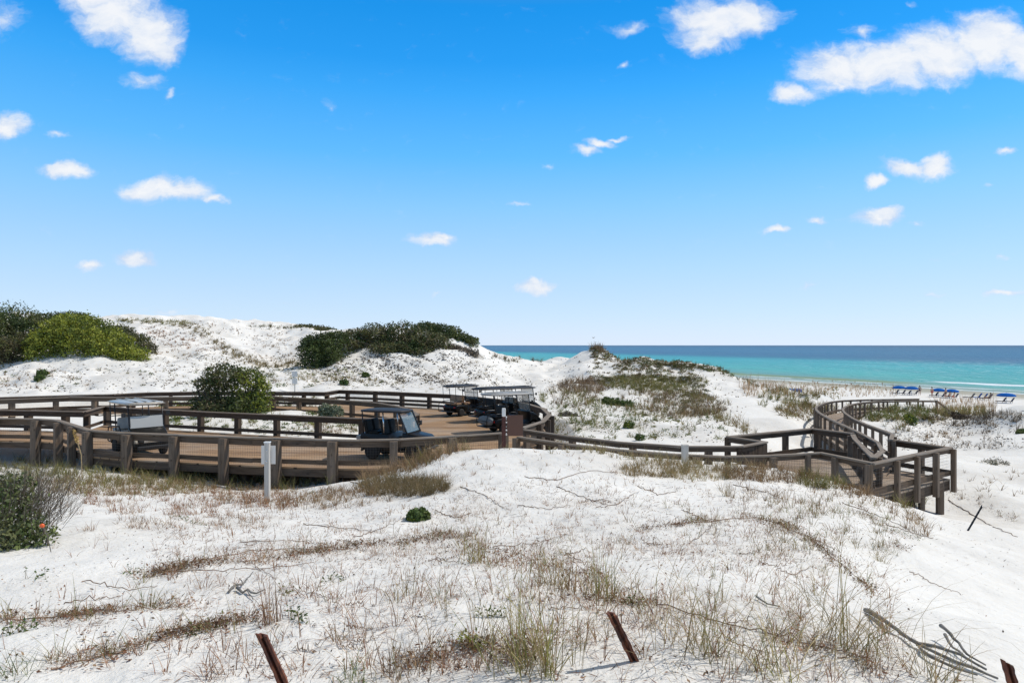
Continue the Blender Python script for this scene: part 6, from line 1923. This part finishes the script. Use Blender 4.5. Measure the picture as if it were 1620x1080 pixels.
tag(mb.build('vine_stems', vm), 'brown vine runners creeping over the white sand', None, None, 'stuff')


# driftwood
def driftwood(label, paths, r):
    b = None; m = MB()
    for pts, rr_ in paths:
        V_ = []
        for i, (x, y, lift) in enumerate(pts):
            p = pick1(x, y)
            if p is None: continue
            V_.append(p + Vector((0, 0, lift)))
        fine = catmull(V_, 0.06)
        n = len(fine)
        fine = [p + Vector((random.gauss(0, .004), random.gauss(0, .004), random.gauss(0, .003))) for p in fine]
        m.tube(fine, [r * rr_ * (1 - 0.65 * i / n) * random.uniform(0.85, 1.15) for i in range(n)], 7)
        if b is None: b = fine[0]
    o = m.build('driftwood', M['drift'], smooth=True)
    o.data.transform(Matrix.Translation(-b)); o.location = b
    tag(o, label, 'driftwood')


driftwood('long forked grey driftwood branch lying on the smooth sand at bottom right', [([(1368, 968, .015), (1395, 985, .03), (1425, 1008, .03), (1448, 1024, .03), (1490, 1045, .03), (1540, 1062, .02), (1580, 1078, .02)], 1.25), ([(1448, 1024, .03), (1480, 1035, .05), (1520, 1050, .05), (1560, 1066, .03)], 0.9),
           ([(1455, 1030, .02), (1475, 1048, .03), (1510, 1062, .02), (1545, 1072, .02)], 0.8), ([(1370, 972, .01), (1400, 1000, .01), (1420, 1008, .01)], 0.5)], 0.014)
driftwood('short grey forked driftwood stick above the long branch at bottom right', [([(1490, 1014, .10), (1510, 1030, .08), (1535, 1050, .04), (1560, 1056, .02)], 1.0), ([(1495, 1022, .07), (1515, 1040, .04), (1545, 1055, .02)], 0.8)], 0.012)
driftwood('dark broken twig lying left of the centre foreground', [([(362, 938, .015), (374, 930, .03), (384, 931, .035), (393, 921, .045), (402, 914, .05)], 0.9), ([(374, 934, .02), (384, 940, .015), (393, 937, .03), (405, 943, .015), (419, 937, .02)], 1.0), ([(393, 938, .02), (399, 950, .01)], 0.6), ([(384, 930, .03), (379, 921, .04)], 0.5)], 0.010)
driftwood('thin dark twig on the sand in the right middle', [([(1198, 948, .02), (1215, 958, .02), (1235, 962, .02)], 1.0)], 0.008)

# ------------------------------------------------------------------ light, sky, camera
SUN_AZ = math.radians(76)     # clockwise from the view direction
SUN_EL = math.radians(52)
W = bpy.data.worlds.new('World'); S.world = W
W.use_nodes = True
nt = W.node_tree
bg = nt.nodes['Background']
sky = N(nt, 'ShaderNodeTexSky'); sky.sky_type = 'NISHITA'; sky.sun_disc = False
sky.sun_elevation = SUN_EL; sky.sun_rotation = SUN_AZ
sky.altitude = 0; sky.air_density = 0.7; sky.dust_density = 0.2; sky.ozone_density = 3.0
tc = N(nt, 'ShaderNodeTexCoord')
hs = N(nt, 'ShaderNodeHueSaturation'); hs.inputs['Saturation'].default_value = 1.0; hs.inputs['Value'].default_value = 1.0; hs.inputs['Hue'].default_value = 0.5
nt.links.new(sky.outputs[0], hs.inputs['Color'])
# deep coastal blue by height above the horizon, its brightness carried by the sky model
spz = N(nt, 'ShaderNodeSeparateXYZ'); nt.links.new(tc.outputs['Generated'], spz.inputs[0])
SK = 0.115
def srgb(r, g, b): return tuple(((c / 255 + 0.055) / 1.055) ** 2.4 if c > 11 else c / 255 / 12.92 for c in (r, g, b))
tint = ramp(nt, spz.outputs[2], [(0.0056, srgb(220, 235, 253)), (0.0426, srgb(204, 230, 253)), (0.1068, srgb(177, 217, 254)), (0.1961, srgb(138, 201, 254)), (0.2643, srgb(98, 186, 254)),
                                 (0.3443, srgb(62, 168, 249)), (0.3817, srgb(44, 157, 243)), (0.4446, srgb(30, 147, 234)), (0.54, (0.16, 0.22, 0.33)), (0.64, (0.30, 0.295, 0.28))])
ref = ramp(nt, spz.outputs[2], [(0.0056, (.68,) * 3), (0.0426, (.587,) * 3), (0.1068, (.379,) * 3), (0.1961, (.255,) * 3), (0.2643, (.21,) * 3), (0.3443, (.18,) * 3), (0.4446, (.159,) * 3), (0.7, (.17,) * 3)])
bwn = N(nt, 'ShaderNodeRGBToBW'); nt.links.new(hs.outputs[0], bwn.inputs[0])
mod = math_n(nt, 'POWER', math_n(nt, 'DIVIDE', math_n(nt, 'MULTIPLY', bwn.outputs[0], SK), ref), 0.22)
mod = math_n(nt, 'MINIMUM', mod, 1.35)
t4 = N(nt, 'ShaderNodeVectorMath', operation='SCALE'); nt.links.new(tint, t4.inputs[0]); nt.links.new(math_n(nt, 'MULTIPLY', mod, 1.0 / SK), t4.inputs['Scale'])
base = t4.outputs[0]
# clouds, each at its own bearing and height above the horizon
sp = N(nt, 'ShaderNodeSeparateXYZ'); nt.links.new(tc.outputs['Generated'], sp.inputs[0])
yy = math_n(nt, 'MAXIMUM', sp.outputs[1], 0.05)
u = math_n(nt, 'DIVIDE', sp.outputs[0], yy); v = math_n(nt, 'DIVIDE', sp.outputs[2], yy)
uvn = N(nt, 'ShaderNodeCombineXYZ'); nt.links.new(u, uvn.inputs[0]); nt.links.new(v, uvn.inputs[1])
wz = N(nt, 'ShaderNodeTexNoise'); wz.inputs['Scale'].default_value = 9; wz.inputs['Detail'].default_value = 5; wz.inputs['Roughness'].default_value = 0.6
nt.links.new(uvn.outputs[0], wz.inputs['Vector'])
off = N(nt, 'ShaderNodeVectorMath', operation='MULTIPLY_ADD'); off.inputs[1].default_value = (0.10, 0.06, 0); off.inputs[2].default_value = (-0.05, -0.03, 0)
nt.links.new(wz.outputs['Color'], off.inputs[0])
wuv = N(nt, 'ShaderNodeVectorMath', operation='ADD'); nt.links.new(uvn.outputs[0], wuv.inputs[0]); nt.links.new(off.outputs[0], wuv.inputs[1])
CL = [(180, 20, 75, 50, 1.05), (235, 50, 65, 50, 1.05), (150, -10, 60, 40, 1), (262, 78, 36, 26, .9), (228, 122, 52, 18, .62), (281, 140, 14, 16, .5), (12, 200, 38, 28, 1.0), (90, 212, 24, 9, .5), (104, 270, 46, 17, 1.0),
      (250, 293, 60, 24, 1.05), (285, 300, 60, 24, 1.05), (222, 298, 34, 18, 1), (335, 314, 22, 10, .8), (211, 408, 42, 15, 1.05), (135, 416, 23, 12, .95), (10, 30, 60, 40, .52),
      (1130, 32, 85, 42, 1.05), (1185, 28, 70, 36, 1.0), (1100, 62, 48, 22, .9), (1000, 42, 42, 14, .62), (1330, 110, 85, 44, 1.05), (1400, 105, 90, 46, 1.1), (1480, 90, 80, 56, 1.1), (1560, 70, 75, 56, 1.1), (1620, 90, 60, 46, 1.05), (1262, 150, 44, 18, .85), (1365, 50, 38, 16, .62),
      (925, 234, 36, 13, .8), (950, 221, 34, 10, .85), (980, 214, 22, 6, .7), (1440, 262, 50, 17, 1.05), (1490, 260, 34, 24, 1.05), (1380, 282, 26, 13, 1.0), (1390, 338, 54, 19, 1.05), (1400, 328, 34, 12, 1), (1300, 346, 26, 8, .8), (1232, 370, 22, 9, .85),
      (1600, 236, 22, 9, .75), (678, 385, 44, 13, .95), (690, 379, 26, 10, .95), (847, 455, 34, 12, 1.0), (848, 448, 16, 8, .95), (1595, 458, 55, 7, .7), (1460, 355, 24, 8, .45), (515, 165, 16, 18, .42), (993, 97, 13, 9, .6), (825, 324, 26, 5, .45),
      (270, 486, 44, 7, .42), (1280, 455, 30, 7, .42), (1480, 410, 30, 8, .4), (700, 465, 20, 5, .4), (1440, 12, 22, 8, .5), (1590, 404, 14, 6, .55), (445, 470, 20, 6, .35), (860, 257, 14, 6, .4), (1560, 286, 14, 7, .5), (1480, 465, 24, 6, .4)]
best = None
for cx, cy, rx, ry, a in CL:
    mp = N(nt, 'ShaderNodeMapping'); mp.vector_type = 'TEXTURE'
    mp.inputs['Location'].default_value = ((cx - 810) / F, (HY - cy) / F, 0)
    mp.inputs['Scale'].default_value = (rx * 1.28 / F, ry * 1.28 / F, 1)
    nt.links.new(wuv.outputs[0], mp.inputs[0])
    ln = N(nt, 'ShaderNodeVectorMath', operation='LENGTH'); nt.links.new(mp.outputs[0], ln.inputs[0])
    k = math_n(nt, 'MULTIPLY', math_n(nt, 'SUBTRACT', 1.0, ln.outputs['Value'], clamp=True), a)
    best = k if best is None else math_n(nt, 'SMOOTH_MAX', best, k, 0.12)
fine = N(nt, 'ShaderNodeTexNoise'); fine.inputs['Scale'].default_value = 34; fine.inputs['Detail'].default_value = 7; fine.inputs['Roughness'].default_value = 0.62
mpn = N(nt, 'ShaderNodeMapping'); mpn.inputs['Scale'].default_value = (0.75, 1.3, 1); nt.links.new(wuv.outputs[0], mpn.inputs[0]); nt.links.new(mpn.outputs[0], fine.inputs['Vector'])
big = N(nt, 'ShaderNodeTexNoise'); big.inputs['Scale'].default_value = 10; big.inputs['Detail'].default_value = 4; nt.links.new(mpn.outputs[0], big.inputs['Vector'])
dens = math_n(nt, 'ADD', best, math_n(nt, 'MULTIPLY', math_n(nt, 'SUBTRACT', fine.outputs['Fac'], 0.5), 0.75))
has = N(nt, 'ShaderNodeMapRange'); has.inputs[1].default_value = 0.02; has.inputs[2].default_value = 0.12; nt.links.new(best, has.inputs[0])
al = N(nt, 'ShaderNodeMapRange'); al.interpolation_type = 'SMOOTHSTEP'; al.inputs[1].default_value = 0.15; al.inputs[2].default_value = 0.74; nt.links.new(dens, al.inputs[0])
alpha = math_n(nt, 'MULTIPLY', al.outputs[0], has.outputs[0])
# only in front, where the photograph shows them
front = N(nt, 'ShaderNodeMapRange'); front.inputs[1].default_value = 0.06; front.inputs[2].default_value = 0.2; nt.links.new(sp.outputs[1], front.inputs[0])
alpha = math_n(nt, 'MULTIPLY', math_n(nt, 'MULTIPLY', alpha, front.outputs[0]), 0.96)
fine2 = N(nt, 'ShaderNodeTexNoise'); fine2.inputs['Scale'].default_value = 34; fine2.inputs['Detail'].default_value = 5; fine2.inputs['Roughness'].default_value = 0.55
mp2 = N(nt, 'ShaderNodeMapping'); mp2.inputs['Scale'].default_value = (0.75, 1.3, 1); mp2.inputs['Location'].default_value = (0.006, 0.012, 0); nt.links.new(wuv.outputs[0], mp2.inputs[0]); nt.links.new(mp2.outputs[0], fine2.inputs['Vector'])
relief = math_n(nt, 'MULTIPLY', math_n(nt, 'SUBTRACT', fine.outputs['Fac'], fine2.outputs['Fac']), 0.9)
tone = math_n(nt, 'ADD', relief, math_n(nt, 'ADD', math_n(nt, 'MULTIPLY', dens, 0.7), math_n(nt, 'MULTIPLY', big.outputs['Fac'], 0.5)))
SK = 0.115
ccol = ramp(nt, tone, [(0.38, (0.62, 0.72, 0.90)), (0.66, (0.80, 0.855, 0.945)), (0.98, (0.93, 0.945, 0.97))])
cs = N(nt, 'ShaderNodeVectorMath', operation='SCALE'); cs.inputs['Scale'].default_value = 1.0 / SK; nt.links.new(ccol, cs.inputs[0])
nt.links.new(mix_c(nt, alpha, base, cs.outputs[0]), bg.inputs['Color'])
bg.inputs['Strength'].default_value = SK

L = bpy.data.lights.new('sun', 'SUN'); L.energy = 3.35; L.angle = math.radians(0.5); L.color = (1.0, 0.955, 0.89)
so = bpy.data.objects.new('sun', L); COL.objects.link(so)
sd = Vector((math.sin(SUN_AZ) * math.cos(SUN_EL), math.cos(SUN_AZ) * math.cos(SUN_EL), math.sin(SUN_EL)))
so.rotation_euler = sd.to_track_quat('Z', 'Y').to_euler()
so.location = sd * 50

cam = bpy.data.cameras.new('camera'); cam.sensor_width = 36; cam.lens = 24
cam.shift_y = 6 / 1620
cam.clip_start = 0.05; cam.clip_end = 100000
co = bpy.data.objects.new('camera', cam); COL.objects.link(co)
co.location = (0, 0, CZ); co.rotation_euler = (math.radians(90), 0, 0)
S.camera = co
S.view_settings.view_transform = 'Standard'
try: S.view_settings.look = 'None'
except Exception: pass
S.view_settings.exposure = 0.0; S.view_settings.gamma = 1.0
S.view_settings.use_curve_mapping = False
S.cycles.max_bounces = 8; S.cycles.transparent_max_bounces = 12
S.cycles.sample_clamp_indirect = 4.0
